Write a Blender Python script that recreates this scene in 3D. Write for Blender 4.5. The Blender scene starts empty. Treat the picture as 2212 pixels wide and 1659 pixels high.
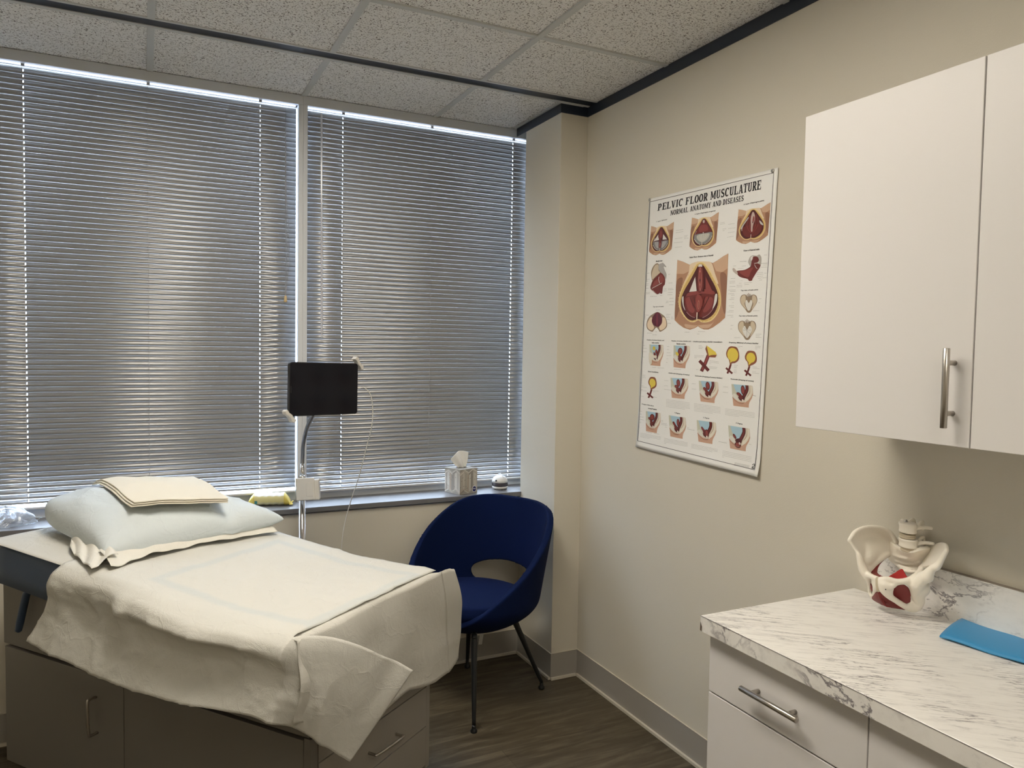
import bpy, bmesh, math, random
import numpy as np
from mathutils import Vector, Matrix, noise
SC = bpy.context.scene
COL = SC.collection
R = math.radians
# ---------------------------------------------------------------- camera
CAMZ = 1.52; F = 1630.0; CX = 1106.0; CY = 829.5
cam = bpy.data.cameras.new('camera'); camo = bpy.data.objects.new('camera', cam); COL.objects.link(camo)
cam.sensor_width = 36.0; cam.lens = F / 2212 * 36.0; cam.clip_start = 0.02
RM = Matrix.Rotation(-0.4565, 3, 'Z') @ Matrix.Rotation(math.pi/2 - 0.0452, 3, 'X') @ Matrix.Rotation(0.01625, 3, 'Z')
camo.matrix_world = Matrix.Translation((0, 0, CAMZ)) @ RM.to_4x4()
SC.camera = camo
# ---------------------------------------------------------------- exposure, world, lamp
SC.view_settings.view_transform = 'Standard'; SC.view_settings.look = 'None'
SC.view_settings.gamma = 1; SC.view_settings.use_curve_mapping = False
SC.view_settings.exposure = 0.0
w = bpy.data.worlds.new('sky'); SC.world = w; w.use_nodes = True
bg = w.node_tree.nodes['Background']; bg.inputs['Color'].default_value = (0.66, 0.80, 1.0, 1); bg.inputs['Strength'].default_value = 14.0
LAMP_W = 39.0          # warm ceiling troffer, just above the top of the frame
LAMP2_W = 22.0         # second troffer, behind the camera
def area_lamp(name, loc, sx, sy, power, color, rot=(0, 0, 0)):
    l = bpy.data.lights.new(name, 'AREA'); l.shape = 'RECTANGLE'; l.size = sx; l.size_y = sy; l.energy = power; l.color = color
    o = bpy.data.objects.new(name, l); o.location = loc; o.rotation_euler = rot; COL.objects.link(o); return o
WARM = (1.0, 0.92, 0.79)
for n, (x0, x1) in enumerate(((-0.57, 0.628), (0.667, 1.87))):
    p = area_lamp('window_portal', ((x0+x1)/2, 3.62, 1.72), x1-x0, 1.74, 1.0, (1, 1, 1), (R(90), 0, 0))
    p.rotation_euler = (R(-90), 0, 0)
    p.data.cycles.is_portal = True

# ---------------------------------------------------------------- helpers
def ray(px, py):
    return RM @ Vector((px-CX, -(py-CY), -F))
def at(px, py, ax, val):
    """the point of the plane ax = val that the photograph shows at px, py"""
    r = ray(px, py); i = 'XYZ'.index(ax); t = (val - (CAMZ if i == 2 else 0)) / r[i]
    return Vector((0, 0, CAMZ)) + r*t
def link(o, parent=None):
    COL.objects.link(o)
    if parent: o.parent = parent
    return o
class MB:
    def __init__(s): s.v = []; s.f = []; s.m = []; s.c = []; s.mi = 0; s.col = (1, 1, 1)
    def add(s, vs, fs):
        b = len(s.v); s.v += [tuple(p) for p in vs]
        for f in fs: s.f.append([b+i for i in f]); s.m.append(s.mi); s.c.append(s.col)
        return s
    def box(s, x0, x1, y0, y1, z0, z1, M=None):
        vs = [Vector((x, y, z)) for z in (z0, z1) for y in (y0, y1) for x in (x0, x1)]
        if M: vs = [M @ p for p in vs]
        return s.add(vs, [(0, 2, 3, 1), (4, 5, 7, 6), (0, 1, 5, 4), (2, 6, 7, 3), (0, 4, 6, 2), (1, 3, 7, 5)])
    def tube(s, pts, r, n=12, cap=True):
        pts = [Vector(p) for p in pts]; rs = r if isinstance(r, (list, tuple)) else [r]*len(pts)
        d0 = (pts[1]-pts[0]).normalized(); a = d0.orthogonal().normalized(); vs = []; L = len(pts)
        for i, p in enumerate(pts):
            d = (pts[min(i+1, L-1)] - pts[max(i-1, 0)]).normalized()
            a = (a - d*a.dot(d)).normalized(); b = d.cross(a)
            vs += [p + (a*math.cos(2*math.pi*k/n) + b*math.sin(2*math.pi*k/n))*rs[i] for k in range(n)]
        fs = [(i*n+k, i*n+(k+1) % n, (i+1)*n+(k+1) % n, (i+1)*n+k) for i in range(L-1) for k in range(n)]
        if cap: fs += [tuple(range(n))[::-1], tuple(range((L-1)*n, L*n))]
        return s.add(vs, fs)
    def grid(s, fn, nu, nv, wrapu=False):
        vs = [fn(i/(nu if wrapu else nu-1), j/(nv-1)) for j in range(nv) for i in range(nu)]
        fs = []
        for j in range(nv-1):
            for i in range(nu if wrapu else nu-1):
                i2 = (i+1) % nu; fs.append((j*nu+i, j*nu+i2, (j+1)*nu+i2, (j+1)*nu+i))
        return s.add(vs, fs)
    def lathe(s, prof, n=24, M=None):
        vs = [Vector((r*math.cos(2*math.pi*k/n), r*math.sin(2*math.pi*k/n), z)) for r, z in prof for k in range(n)]
        if M: vs = [M @ p for p in vs]
        L = len(prof); fs = [(i*n+k, i*n+(k+1) % n, (i+1)*n+(k+1) % n, (i+1)*n+k) for i in range(L-1) for k in range(n)]
        fs += [tuple(range(n))[::-1], tuple(range((L-1)*n, L*n))]
        return s.add(vs, fs)
    def ell(s, c, r, n=20, m=12, M=None):
        c = Vector(c)
        def f(u, v):
            a = 2*math.pi*u; b = math.pi*(v-.5)*.998
            p = Vector((r[0]*math.cos(a)*math.cos(b), r[1]*math.sin(a)*math.cos(b), r[2]*math.sin(b)))
            return c + (M @ p if M else p)
        return s.grid(f, n, m, True)
    def obj(s, name, mats, parent=None, smooth=False, bevel=0, sub=0, solid=0, seg=2, color=False, offset=-1):
        me = bpy.data.meshes.new(name); me.from_pydata(s.v, [], s.f)
        for m in (mats if isinstance(mats, (list, tuple)) else [mats]): me.materials.append(m)
        for p, mi in zip(me.polygons, s.m): p.material_index = mi; p.use_smooth = smooth
        if color:
            ca = me.color_attributes.new('ink', 'FLOAT_COLOR', 'CORNER')
            for p, c in zip(me.polygons, s.c):
                for li in p.loop_indices: ca.data[li].color = (*c, 1)
        me.validate(); me.update()
        o = bpy.data.objects.new(name, me); link(o, parent)
        if solid: md = o.modifiers.new('thickness', 'SOLIDIFY'); md.thickness = solid; md.offset = offset
        if bevel:
            md = o.modifiers.new('bevel', 'BEVEL'); md.width = bevel; md.segments = seg; md.limit_method = 'ANGLE'; md.angle_limit = R(40)
        if sub: md = o.modifiers.new('smooth', 'SUBSURF'); md.levels = sub; md.render_levels = sub
        return o
def tag(o, label, cat, group=None, kind=None):
    if label: o['label'] = label
    if cat: o['category'] = cat
    if group: o['group'] = group
    if kind: o['kind'] = kind
    return o
def struct(o): o['kind'] = 'structure'; return o
def empty(name, label, cat, group=None, loc=None):
    o = bpy.data.objects.new(name, None); o.empty_display_size = .05; link(o)
    if loc is not None: o.location = loc
    return tag(o, label, cat, group)
def base_at(o, loc):
    """move an empty to loc, keeping its already built children where they stand"""
    loc = Vector(loc)
    for c in o.children: c.location = c.location - loc
    o.location = loc
def cr(ps, n):
    """catmull-rom through points"""
    ps = [Vector(p) for p in ps]; out = []; L = len(ps)
    for i in range(L-1):
        p0 = ps[max(i-1, 0)]; p1 = ps[i]; p2 = ps[i+1]; p3 = ps[min(i+2, L-1)]
        for k in range(n):
            t = k/n
            out.append(.5*((2*p1) + (p2-p0)*t + (2*p0-5*p1+4*p2-p3)*t*t + (3*p1-p0-3*p2+p3)*t**3))
    out.append(ps[-1]); return out
def interp(x, xs, ys):
    """smooth piecewise interpolation"""
    if x <= xs[0]: return ys[0]
    for i in range(len(xs)-1):
        if x <= xs[i+1]:
            t = (x-xs[i])/(xs[i+1]-xs[i]); t = t*t*(3-2*t); return ys[i]*(1-t)+ys[i+1]*t
    return ys[-1]
def lerp(x, xs, ys): return float(np.interp(x, xs, ys))
# ---------------------------------------------------------------- materials
def mat(name, col, rough=.6, metal=0, bump=None, spec=None, trans=0, sheen=0, coat=0, alpha=1):
    m = bpy.data.materials.new(name); m.use_nodes = True; nt = m.node_tree; b = nt.nodes['Principled BSDF']
    b.inputs['Base Color'].default_value = (*col, 1); b.inputs['Roughness'].default_value = rough; b.inputs['Metallic'].default_value = metal
    if spec is not None: b.inputs['Specular IOR Level'].default_value = spec
    if trans: b.inputs['Transmission Weight'].default_value = trans
    if sheen: b.inputs['Sheen Weight'].default_value = sheen; b.inputs['Sheen Roughness'].default_value = .4
    if coat: b.inputs['Coat Weight'].default_value = coat; b.inputs['Coat Roughness'].default_value = .15
    if alpha < 1: b.inputs['Alpha'].default_value = alpha
    if bump:
        sc, st, dist = bump[:3]
        nz = N(m, 'ShaderNodeTexNoise', Scale=sc, Detail=4.0, Roughness=.6); tc = N(m, 'ShaderNodeTexCoord')
        nt.links.new(tc.outputs['Object'], nz.inputs['Vector'])
        bp = N(m, 'ShaderNodeBump', Strength=st, Distance=dist)
        nt.links.new(nz.outputs['Fac'], bp.inputs['Height']); nt.links.new(bp.outputs['Normal'], b.inputs['Normal'])
    return m
def N(m, typ, **kw):
    n = m.node_tree.nodes.new(typ)
    for k, v in kw.items(): n.inputs[k].default_value = v
    return n
def L(m, a, b): m.node_tree.links.new(a, b)
def B(m): return m.node_tree.nodes['Principled BSDF']
def ramp(m, fac, stops):
    r = m.node_tree.nodes.new('ShaderNodeValToRGB'); cr_ = r.color_ramp
    while len(cr_.elements) < len(stops): cr_.elements.new(.5)
    for e, (p, c) in zip(cr_.elements, stops): e.position = p; e.color = (*c, 1)
    L(m, fac, r.inputs['Fac']); return r
def mixc(m, fac, a, b, mode='MIX'):
    x = m.node_tree.nodes.new('ShaderNodeMix'); x.data_type = 'RGBA'; x.blend_type = mode
    for s, v in ((0, fac), (6, a), (7, b)):
        if hasattr(v, 'links'): L(m, v, x.inputs[s])
        else: x.inputs[s].default_value = v if s == 0 else (*v, 1)
    return x.outputs[2]
def objmap(m, scale=(1, 1, 1), rot=(0, 0, 0)):
    tc = N(m, 'ShaderNodeTexCoord'); mp = N(m, 'ShaderNodeMapping'); mp.inputs['Scale'].default_value = scale; mp.inputs['Rotation'].default_value = rot
    L(m, tc.outputs['Object'], mp.inputs['Vector']); return mp.outputs['Vector']

WALL = mat('wall_paint', (.66, .615, .52), .62, bump=(260, .18, .002))
CAB = mat('white_laminate', (.70, .678, .668), .42)
CABEDGE = mat('counter_seam_grey', (.20, .19, .20), .6)  # dark grey of the thin seam along the counter's front edge
STEEL = mat('brushed_steel', (.48, .45, .41), .30, 1)
CHROME = mat('chrome', (.62, .62, .62), .12, 1)
BASEB = mat('grey_vinyl_base', (.36, .335, .295), .6)
BASEF = mat('cream_base_toe', (.62, .57, .47), .5)
NAVY = mat('dark_navy_metal', (.018, .026, .045), .38)
TEE = mat('white_painted_tee', (.60, .62, .62), .45)
FRAME = mat('grey_window_frame', (.58, .60, .63), .42)
SILL = mat('grey_metal_sill', (.165, .165, .17), .33)
SLAT = mat('blind_slat_enamel', (.27, .267, .265), .33, .36)
RAILM = mat('blind_rail_enamel', (.55, .54, .53), .4)
CORD = mat('grey_cord', (.30, .29, .29), .6)
GLASS = mat('window_glass', (1, 1, 1), 0.0, trans=1); 
B(GLASS).inputs['IOR'].default_value = 1.02
BLACK = mat('black_plastic', (.012, .012, .013), .4)
SCREEN = mat('tablet_glass', (.003, .003, .006), .12, spec=.22)
WHITEP = mat('white_plastic', (.74, .72, .68), .4)
TBODY = mat('table_laminate_taupe', (.175, .160, .142), .5)
TEDGE = mat('table_edge_band', (.30, .275, .24), .5)
VINYL = mat('blue_vinyl', (.040, .068, .125), .45, bump=(500, .25, .001))
CHAIRF = mat('royal_blue_fabric', (.0012, .0070, .041), .92, bump=(900, .5, .0012), spec=.15)
LEGM = mat('black_metal_leg', (.010, .011, .012), .38)

# ceiling tile: white fissured mineral board
TILE = mat('fissured_ceiling_tile', (.70, .69, .66), .85)
v1 = objmap(TILE, (1, 1, 1))
nz0 = N(TILE, 'ShaderNodeTexNoise', Scale=70.0, Detail=2.0); L(TILE, v1, nz0.inputs['Vector'])
vadd = TILE.node_tree.nodes.new('ShaderNodeVectorMath'); vadd.operation = 'MULTIPLY_ADD'
L(TILE, nz0.outputs['Color'], vadd.inputs[0]); vadd.inputs[1].default_value = (.014, .014, .014); L(TILE, v1, vadd.inputs[2])
vor = N(TILE, 'ShaderNodeTexVoronoi', Scale=95.0); vor.feature = 'DISTANCE_TO_EDGE'; L(TILE, vadd.outputs[0], vor.inputs['Vector'])
nz1 = N(TILE, 'ShaderNodeTexNoise', Scale=150.0, Detail=2.0); L(TILE, v1, nz1.inputs['Vector'])
r1 = ramp(TILE, vor.outputs['Distance'], [(0.04, (1, 1, 1)), (0.10, (0, 0, 0))])
r2 = ramp(TILE, nz1.outputs['Fac'], [(.52, (0, 0, 0)), (.55, (1, 1, 1))])
fis = mixc(TILE, 1.0, r1.outputs['Color'], r2.outputs['Color'], 'MULTIPLY')
nz2 = N(TILE, 'ShaderNodeTexNoise', Scale=500.0, Detail=1.0); L(TILE, v1, nz2.inputs['Vector'])
grain = ramp(TILE, nz2.outputs['Fac'], [(.35, (.84, .84, .835)), (.6, (.91, .91, .905))])
tc_ = mixc(TILE, fis, grain.outputs['Color'], (.11, .10, .09)); L(TILE, tc_, B(TILE).inputs['Base Color'])

# counter: white laminate with stretched grey veins
def marble(name, rot, stretch, fine=True):
    m = mat(name, (.8, .77, .72), .28)
    vr = objmap(m, (1, 1, 1), (0, 0, rot)); ms = N(m, 'ShaderNodeMapping'); ms.inputs['Scale'].default_value = stretch; L(m, vr, ms.inputs['Vector']); va = ms.outputs['Vector']
    a = N(m, 'ShaderNodeTexNoise', Scale=5.0, Detail=8.0, Roughness=.62, Distortion=.5); L(m, va, a.inputs['Vector'])
    ra = ramp(m, a.outputs['Fac'], [(.476, (0, 0, 0)), (.5, (1, 1, 1)), (.524, (0, 0, 0))])
    vb = objmap(m, (1, 1, 1)); b = N(m, 'ShaderNodeTexNoise', Scale=6.0, Detail=3.0); L(m, vb, b.inputs['Vector'])
    rb = ramp(m, b.outputs['Fac'], [(.42, (0, 0, 0)), (.60, (1, 1, 1))])
    k = mixc(m, 1.0, ra.outputs['Color'], rb.outputs['Color'], 'MULTIPLY')
    c = N(m, 'ShaderNodeTexNoise', Scale=9.0, Detail=6.0, Roughness=.7); L(m, va, c.inputs['Vector'])
    rc = ramp(m, c.outputs['Fac'], [(.42, (.84, .82, .785)), (.56, (.80, .78, .745)), (.70, (.60, .575, .555))])
    L(m, mixc(m, k, rc.outputs['Color'], (.13, .11, .125)), B(m).inputs['Base Color'])
    return m
MARB = marble('veined_counter_laminate', R(41), (1.3, 13.0, 1))
MARBE = marble('veined_edge_laminate', 0, (1.0, .9, 1.2))
MARBB = marble('veined_backsplash_laminate', 0, (1.0, 1.7, 3.2))

# floor: brown grey wood planks
FLOOR = mat('wood_plank_vinyl', (.15, .12, .09), .5, spec=.3)
vf = objmap(FLOOR, (1, 1, 1))
bk = N(FLOOR, 'ShaderNodeTexBrick', Scale=1.0); L(FLOOR, vf, bk.inputs['Vector'])
bk.inputs['Color1'].default_value = (.78, .78, .78, 1); bk.inputs['Color2'].default_value = (1, 1, 1, 1); bk.inputs['Mortar'].default_value = (.55, .55, .55, 1)
bk.inputs['Mortar Size'].default_value = .0012; bk.inputs['Brick Width'].default_value = 1.22; bk.inputs['Row Height'].default_value = .18
vg = objmap(FLOOR, (1.2, 9, 1)); g = N(FLOOR, 'ShaderNodeTexNoise', Scale=3.0, Detail=8.0, Roughness=.65, Distortion=.8); L(FLOOR, vg, g.inputs['Vector'])
rg = ramp(FLOOR, g.outputs['Fac'], [(.30, (.050, .038, .023)), (.5, (.088, .069, .043)), (.72, (.165, .134, .088))])
L(FLOOR, mixc(FLOOR, 1.0, rg.outputs['Color'], bk.outputs['Color'], 'MULTIPLY'), B(FLOOR).inputs['Base Color'])

def paper(name, col, bump=(420, .35, .002), rough=.8):
    """embossed tissue paper with fine fold creases, a little see-through to light"""
    m = mat(name, col, rough, spec=.25)
    tc = objmap(m); a = N(m, 'ShaderNodeTexNoise', Scale=bump[0], Detail=2.0); L(m, tc, a.inputs['Vector'])
    b = N(m, 'ShaderNodeTexVoronoi', Scale=11.0); b.feature = 'DISTANCE_TO_EDGE'; L(m, tc, b.inputs['Vector'])
    wv = m.node_tree.nodes.new('ShaderNodeVectorMath'); wv.operation = 'MULTIPLY_ADD'; w0 = N(m, 'ShaderNodeTexNoise', Scale=5.0, Detail=3.0); L(m, tc, w0.inputs['Vector']); L(m, w0.outputs['Color'], wv.inputs[0]); wv.inputs[1].default_value = (.25, .25, .25); L(m, tc, wv.inputs[2]); L(m, wv.outputs[0], b.inputs['Vector']); b.inputs['Scale'].default_value = 5.5
    rb = ramp(m, b.outputs['Distance'], [(0, (1, 1, 1)), (.022, (0, 0, 0))])
    b1 = N(m, 'ShaderNodeBump', Strength=bump[1], Distance=bump[2]); L(m, a.outputs['Fac'], b1.inputs['Height'])
    c = N(m, 'ShaderNodeTexNoise', Scale=14.0, Detail=5.0, Roughness=.6, Distortion=1.2); L(m, tc, c.inputs['Vector'])
    b2 = N(m, 'ShaderNodeBump', Strength=.30, Distance=.012); L(m, c.outputs['Fac'], b2.inputs['Height']); L(m, b1.outputs['Normal'], b2.inputs['Normal'])
    b3 = N(m, 'ShaderNodeBump', Strength=.22, Distance=.0022); L(m, rb.outputs['Color'], b3.inputs['Height']); L(m, b2.outputs['Normal'], b3.inputs['Normal'])
    L(m, b3.outputs['Normal'], B(m).inputs['Normal'])
    return m
PAPER = paper('white_crepe_paper', (.60, .585, .535))
PAPERB = paper('pale_blue_pillow_tissue', (.57, .62, .64), (300, .15, .001))
PAPERC = paper('case_hem_tissue', (.68, .66, .60), (300, .2, .001))
PAPERH = paper('table_paper_roll', (.56, .53, .49))
LINEN = mat('cream_cotton', (.70, .655, .55), .9, bump=(700, .35, .001))

def ink_mat(name, rough, coat=0):
    m = mat(name, (1, 1, 1), rough, coat=coat)
    a = m.node_tree.nodes.new('ShaderNodeVertexColor'); a.layer_name = 'ink'; L(m, a.outputs['Color'], B(m).inputs['Base Color']); return m
INK = ink_mat('printed_ink', .38, .35)
POSTER = mat('laminated_poster_white', (.86, .85, .82), .38, coat=.35)

# ================================================================ room shell
CEIL = 2.628; XW = 1.83; YK = 3.33; YF = 3.455; YG = 3.545; ZS = .818; XL = -1.45; YB = -1.6
struct(MB().box(XL-.1, 1.95, YB-.1, YG+.1, -.1, 0).obj('floor', FLOOR))
# ceiling boards, with the slots for the two troffers cut out
XS = [XL, -1.180, -.5725, .035, .650, 1.268, 1.90]
YS = [YB, -1.245, -.635, -.025, .585, 1.195, 1.805, 2.410]
cb = MB()
def troff(i, j): return XS[i] == .035 and YS[j] in (1.195, 1.805, -1.245, -.635)
for i in range(len(XS)-1):
    for j in range(len(YS)-1):
        if not troff(i, j): cb.box(XS[i], XS[i+1], YS[j], YS[j+1], CEIL+.002, CEIL+.02)
    cb.box(XS[i], XS[i+1], 2.41, 2.915, CEIL+.002, CEIL+.02)
    cb.box(XS[i], XS[i+1], 2.975, YG+.08, CEIL+.002, CEIL+.02)
struct(cb.obj('ceiling', TILE))
t = MB()
for x in XS[1:-1]:
    t.box(x-.012, x+.012, YB, 2.897, CEIL-.004, CEIL+.004)
    t.box(x-.012, x+.012, 2.975, YF, CEIL-.004, CEIL+.004)
for y in YS[1:]:
    for i in range(len(XS)-1): t.box(XS[i]+.012, XS[i+1]-.012, y-.012, y+.012, CEIL-.0045, CEIL+.004)
struct(t.obj('trim_1', TEE, bevel=.0008, seg=1))
# recessed dark reveal running parallel to the window, with its two white lips
struct(MB().box(XL, XW, 2.910, 2.966, CEIL-.0005, CEIL+.012).obj('trim_2', NAVY))
struct(MB().box(XL, XW, 2.898, 2.910, CEIL-.0025, CEIL+.002).box(XL, XW, 2.966, 2.987, CEIL-.0035, CEIL+.002).obj('trim_3', TEE))
# navy wall angle along right wall and round the pilaster
XC = 1.690; YC = 2.985
ng = MB()
ng.box(XW-.004, XW, YB, YC, CEIL-.045, CEIL-.001).box(XC, XW-.004, YC-.004, YC, CEIL-.045, CEIL-.001).box(XC-.004, XC, YC-.004, YF-.03, CEIL-.045, CEIL-.001)
struct(ng.obj('trim_4', NAVY))
struct(MB().box(XC-.016, XC-.004, YC-.012, YF-.03, CEIL-.0055, CEIL-.001).box(XC-.004, XW-.03, YC-.016, YC-.004, CEIL-.0055, CEIL-.001).obj('trim_5', TEE))
# walls
struct(MB().box(XW, XW+.12, YB, YG+.1, 0, CEIL+.1).obj('wall_right', WALL))
struct(MB().box(XL-.12, XL, YB, YG+.1, 0, CEIL+.1).obj('wall_left', WALL))
struct(MB().box(XL-.12, XW+.12, YB-.12, YB, 0, CEIL+.1).obj('wall_back', WALL))
wf = MB().box(XL, XC+.02, YK, YG+.06, 0, ZS-.03)
wf.box(XL, -.62, YK, YG+.06, ZS-.03, CEIL+.02)
wf.box(XC+.02, XW, YK, YG+.06, 0, ZS-.03)
wf.box(XL, XW, YF+.02, YG+.06, CEIL, CEIL+.1)
struct(wf.obj('wall_front', WALL))
struct(MB().box(XC, XW, YC, YK, 0, CEIL).obj('wall_pilaster', WALL, bevel=.002))
# cove base: grey strip with a cream toe
def basebd(name, segs, parent=None):
    b = MB(); tt = MB()
    for (x0, y0, x1, y1, nx, ny) in segs:
        for (mb, th, z0, z1) in ((b, .004, .012, .122), (tt, .014, 0, .012), (tt, .006, .122, .1235)):
            xs = sorted((x0, x1)); ys = sorted((y0, y1))
            mb.box(min(xs[0], xs[0]+nx*th), max(xs[1], xs[1]+nx*th), min(ys[0], ys[0]+ny*th), max(ys[1], ys[1]+ny*th), z0, z1)
    o = struct(b.obj(name, BASEB)); tt.obj('toe_strip', BASEF, o, bevel=.003); return o
basebd('baseboard_right', [(XW, 1.46, XW, YC, -1, 0)])
basebd('baseboard_pilaster', [(XC-.004, YC, XW, YC, 0, -1), (XC, YC, XC, YK, -1, 0)])
basebd('baseboard_front', [(XL, YK, XC, YK, 0, -1)])
# window sill
SILLO = struct(MB().box(-.60, XC+.0, YK-.015, YG+.01, ZS-.022, ZS).box(XC, XW, YK+.002, YG+.01, ZS-.022, ZS).obj('trim_6', SILL, bevel=.002))
# windows
def window(name, x0, x1, lx, rx):
    f = MB().box(x0-lx, x1+rx, YF, YF+.026, 2.587, CEIL).box(x0-lx, x1+rx, YG-.026, YG, 2.587, CEIL).box(x0-lx, x1+rx, YG-.034, YG, ZS, ZS+.048)
    f.box(x0-lx, x0, YF, YG, ZS, 2.587).box(x1, x1+rx, YF+.0, YG, ZS, 2.587)
    o = struct(f.obj(name, FRAME, bevel=.0015)); 
    MB().box(x0, x1, YG-.022, YG-.016, ZS+.034, 2.587).obj('pane', GLASS, o); return o
window('window_1', -.572, .628, .03, .0195)
window('window_2', .667, 1.80, .0195, .03)

# ================================================================ blinds
def blind(name, label, x0, x1, ladders, cords, wand, zb):
    root = empty(name, label, 'blind', 'closed mini blinds in the two windows')
    Y = 3.497; zt = 2.5775; pitch = .0212
    MB().box(x0, x1, Y-.012, Y+.016, 2.590, 2.610).obj('head_rail', RAILM, root, bevel=.001)
    tilt = R(75); hw = .0128; bow = .0017; n = int((zt-.012-zb)/pitch)+1; s = MB()
    segx = [x0]
    for l in (ladders[0], ladders[2]): segx += [l-.0017, l+.0017]
    segx.append(x1); rnd = random.Random(5)
    xs = sorted(segx)
    for k in range(n):
        zc = zt-.012-k*pitch
        ti = tilt + R(rnd.uniform(-.12, .12))
        if k > n-8: ti -= R(4.5*(k-n+8))
        dip = rnd.uniform(-.0003, .0003)
        prof = []
        for q in (-1, -.34, 0, .34, 1):
            a = q*hw; h = bow*(1-q*q)           # convex towards the room and up
            y = a*math.cos(ti) - h*math.sin(ti); z = a*math.sin(ti) + h*math.cos(ti)
            prof.append((Y + y, zc + z))
        b0 = len(s.v); nx = len(xs)
        for j, (y, z) in enumerate(prof):
            for x in xs: s.v.append((x, y, z + dip*math.sin((x-x0)*5)))
        for j in range(4):
            for i in range(nx-1):
                if i % 2 == 1 and j in (1, 2): continue     # routed cord hole
                f = [b0+j*nx+i, b0+j*nx+i+1, b0+(j+1)*nx+i+1, b0+(j+1)*nx+i]
                s.f.append(f); s.m.append(0); s.c.append((1, 1, 1))
    s.obj('slat_panel', SLAT, root, smooth=True, solid=.0003)
    MB().box(x0, x1, Y-.010, Y+.012, zb-.018, zb-.009).obj('bottom_rail', RAILM, root, bevel=.002)
    for l in ladders: 
        MB().tube([(l-.003, Y-.016, 2.574), (l-.0022, Y-.0175, 1.7), (l-.003, Y-.016, zb-.006)], .0007, 6).tube([(l+.0035, Y+.012, 2.574), (l+.0035, Y+.012, zb-.006)], .0006, 6).box(l-.006, l+.006, Y-.014, Y-.004, 2.580, 2.590).obj('ladder_cord', CORD, root)
    if cords:
        x = cords
        c = MB()
        for dx, dz in ((-.006, .02), (.0, -.03), (.010, .0)):
            c.tube(cr([(x, Y-.022, 2.568), (x+dx*.3, Y-.026, 2.2), (x+dx+.006, Y-.032, 1.95), (x+dx*.2, Y-.03, 1.745)], 8), .0008, 6)
        c.obj('lift_cord', CORD, root)
        MB().lathe([(.003, .03), (.0055, .024), (.0075, .004), (.006, 0), (.002, 0)], 12, Matrix.Translation((x, Y-.03, 1.715))).obj('tassel', mat('tan_wood', (.55, .40, .20), .5), root)
    if wand:
        MB().tube([(wand, Y-.024, 2.566), (wand, Y-.028, 2.53), (wand+.004, Y-.034, 1.56)], .0042, 6).obj('tilt_wand', mat('clear_acrylic', (.62, .62, .66), .15, spec=.8, alpha=.75), root)
    base_at(root, ((x0+x1)/2, Y, zb-.016)); return root
blind('window_blind', 'closed grey mini blind in the wide left window above the exam table', -.556, .6235, (-.405, .030, .470), .575, None, .876)
blind('window_blind', 'closed grey mini blind in the right window above the tissue box', .6685, 1.79, (.833, 1.262, 1.700), None, .730, .868)

# ================================================================ ceiling lights (just outside the frame)
def troffer(y0, label, watts):
    root = empty('ceiling_light', label, 'ceiling light', loc=(.3425, y0+.605, CEIL))
    MB().box(.047, .638, y0+.012, y0+1.198, 2.655, 2.665, Matrix.Translation((-.3425, -(y0+.605), -CEIL))).obj('housing', TEE, root)
    MB().box(.047, .07, y0+.012, y0+1.198, 2.626, 2.655, Matrix.Translation((-.3425, -(y0+.605), -CEIL))).box(.615, .638, y0+.012, y0+1.198, 2.626, 2.655, Matrix.Translation((-.3425, -(y0+.605), -CEIL))).obj('frame', TEE, root)
    em = mat('glowing_diffuser', (.8, .8, .8), .5); b_ = B(em); b_.inputs['Emission Color'].default_value = (*WARM, 1); b_.inputs['Emission Strength'].default_value = watts/(math.pi*.545*1.132)
    MB().box(-.2725, .2725, -.566, .566, -.002, .003).obj('diffuser', em, root)
troffer(1.195, 'recessed warm white ceiling panel light nearest the window', LAMP_W)
troffer(-1.245, 'recessed warm white ceiling panel light in the rear of the room', LAMP2_W)
# ================================================================ casework on the right wall
def bar_handle(mb, a, b, out, r=.0068, post=.028, inset=.03):
    """round bar from a to b standing off along out"""
    a = Vector(a); b = Vector(b); o = Vector(out); d = (b-a).normalized()
    mb.tube([a+o*post, a+d*.001+o*post, b-d*.001+o*post, b+o*post], [r*.85, r, r, r*.85], 16)
    for p in (a+d*inset, b-d*inset): mb.tube([p-o*.001, p+o*post], r*.8, 12)
    return mb
# upper cabinet
XU = 1.50
uc = empty('wall_cabinet', 'white two-door wall cabinet above the marble counter', 'cabinet')
MB().box(XU+.020, XW-.001, .02, 1.404, 1.340, 2.112).obj('carcass', CAB, uc, bevel=.001)
def udoor(y0, y1):
    return MB().box(XU, XU+.019, y0, y1, 1.336, 2.116).obj('door', CAB, uc, bevel=.0012)
d1 = udoor(.9555, 1.406); udoor(.5035, .9525); udoor(.03, .5005)
bar_handle(MB(), (XU, .992, 1.538), (XU, .992, 1.374), (-1, 0, 0)).obj('handle', STEEL, d1, smooth=True)
base_at(uc, ((XU+XW)/2, .7, 1.336))
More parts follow.
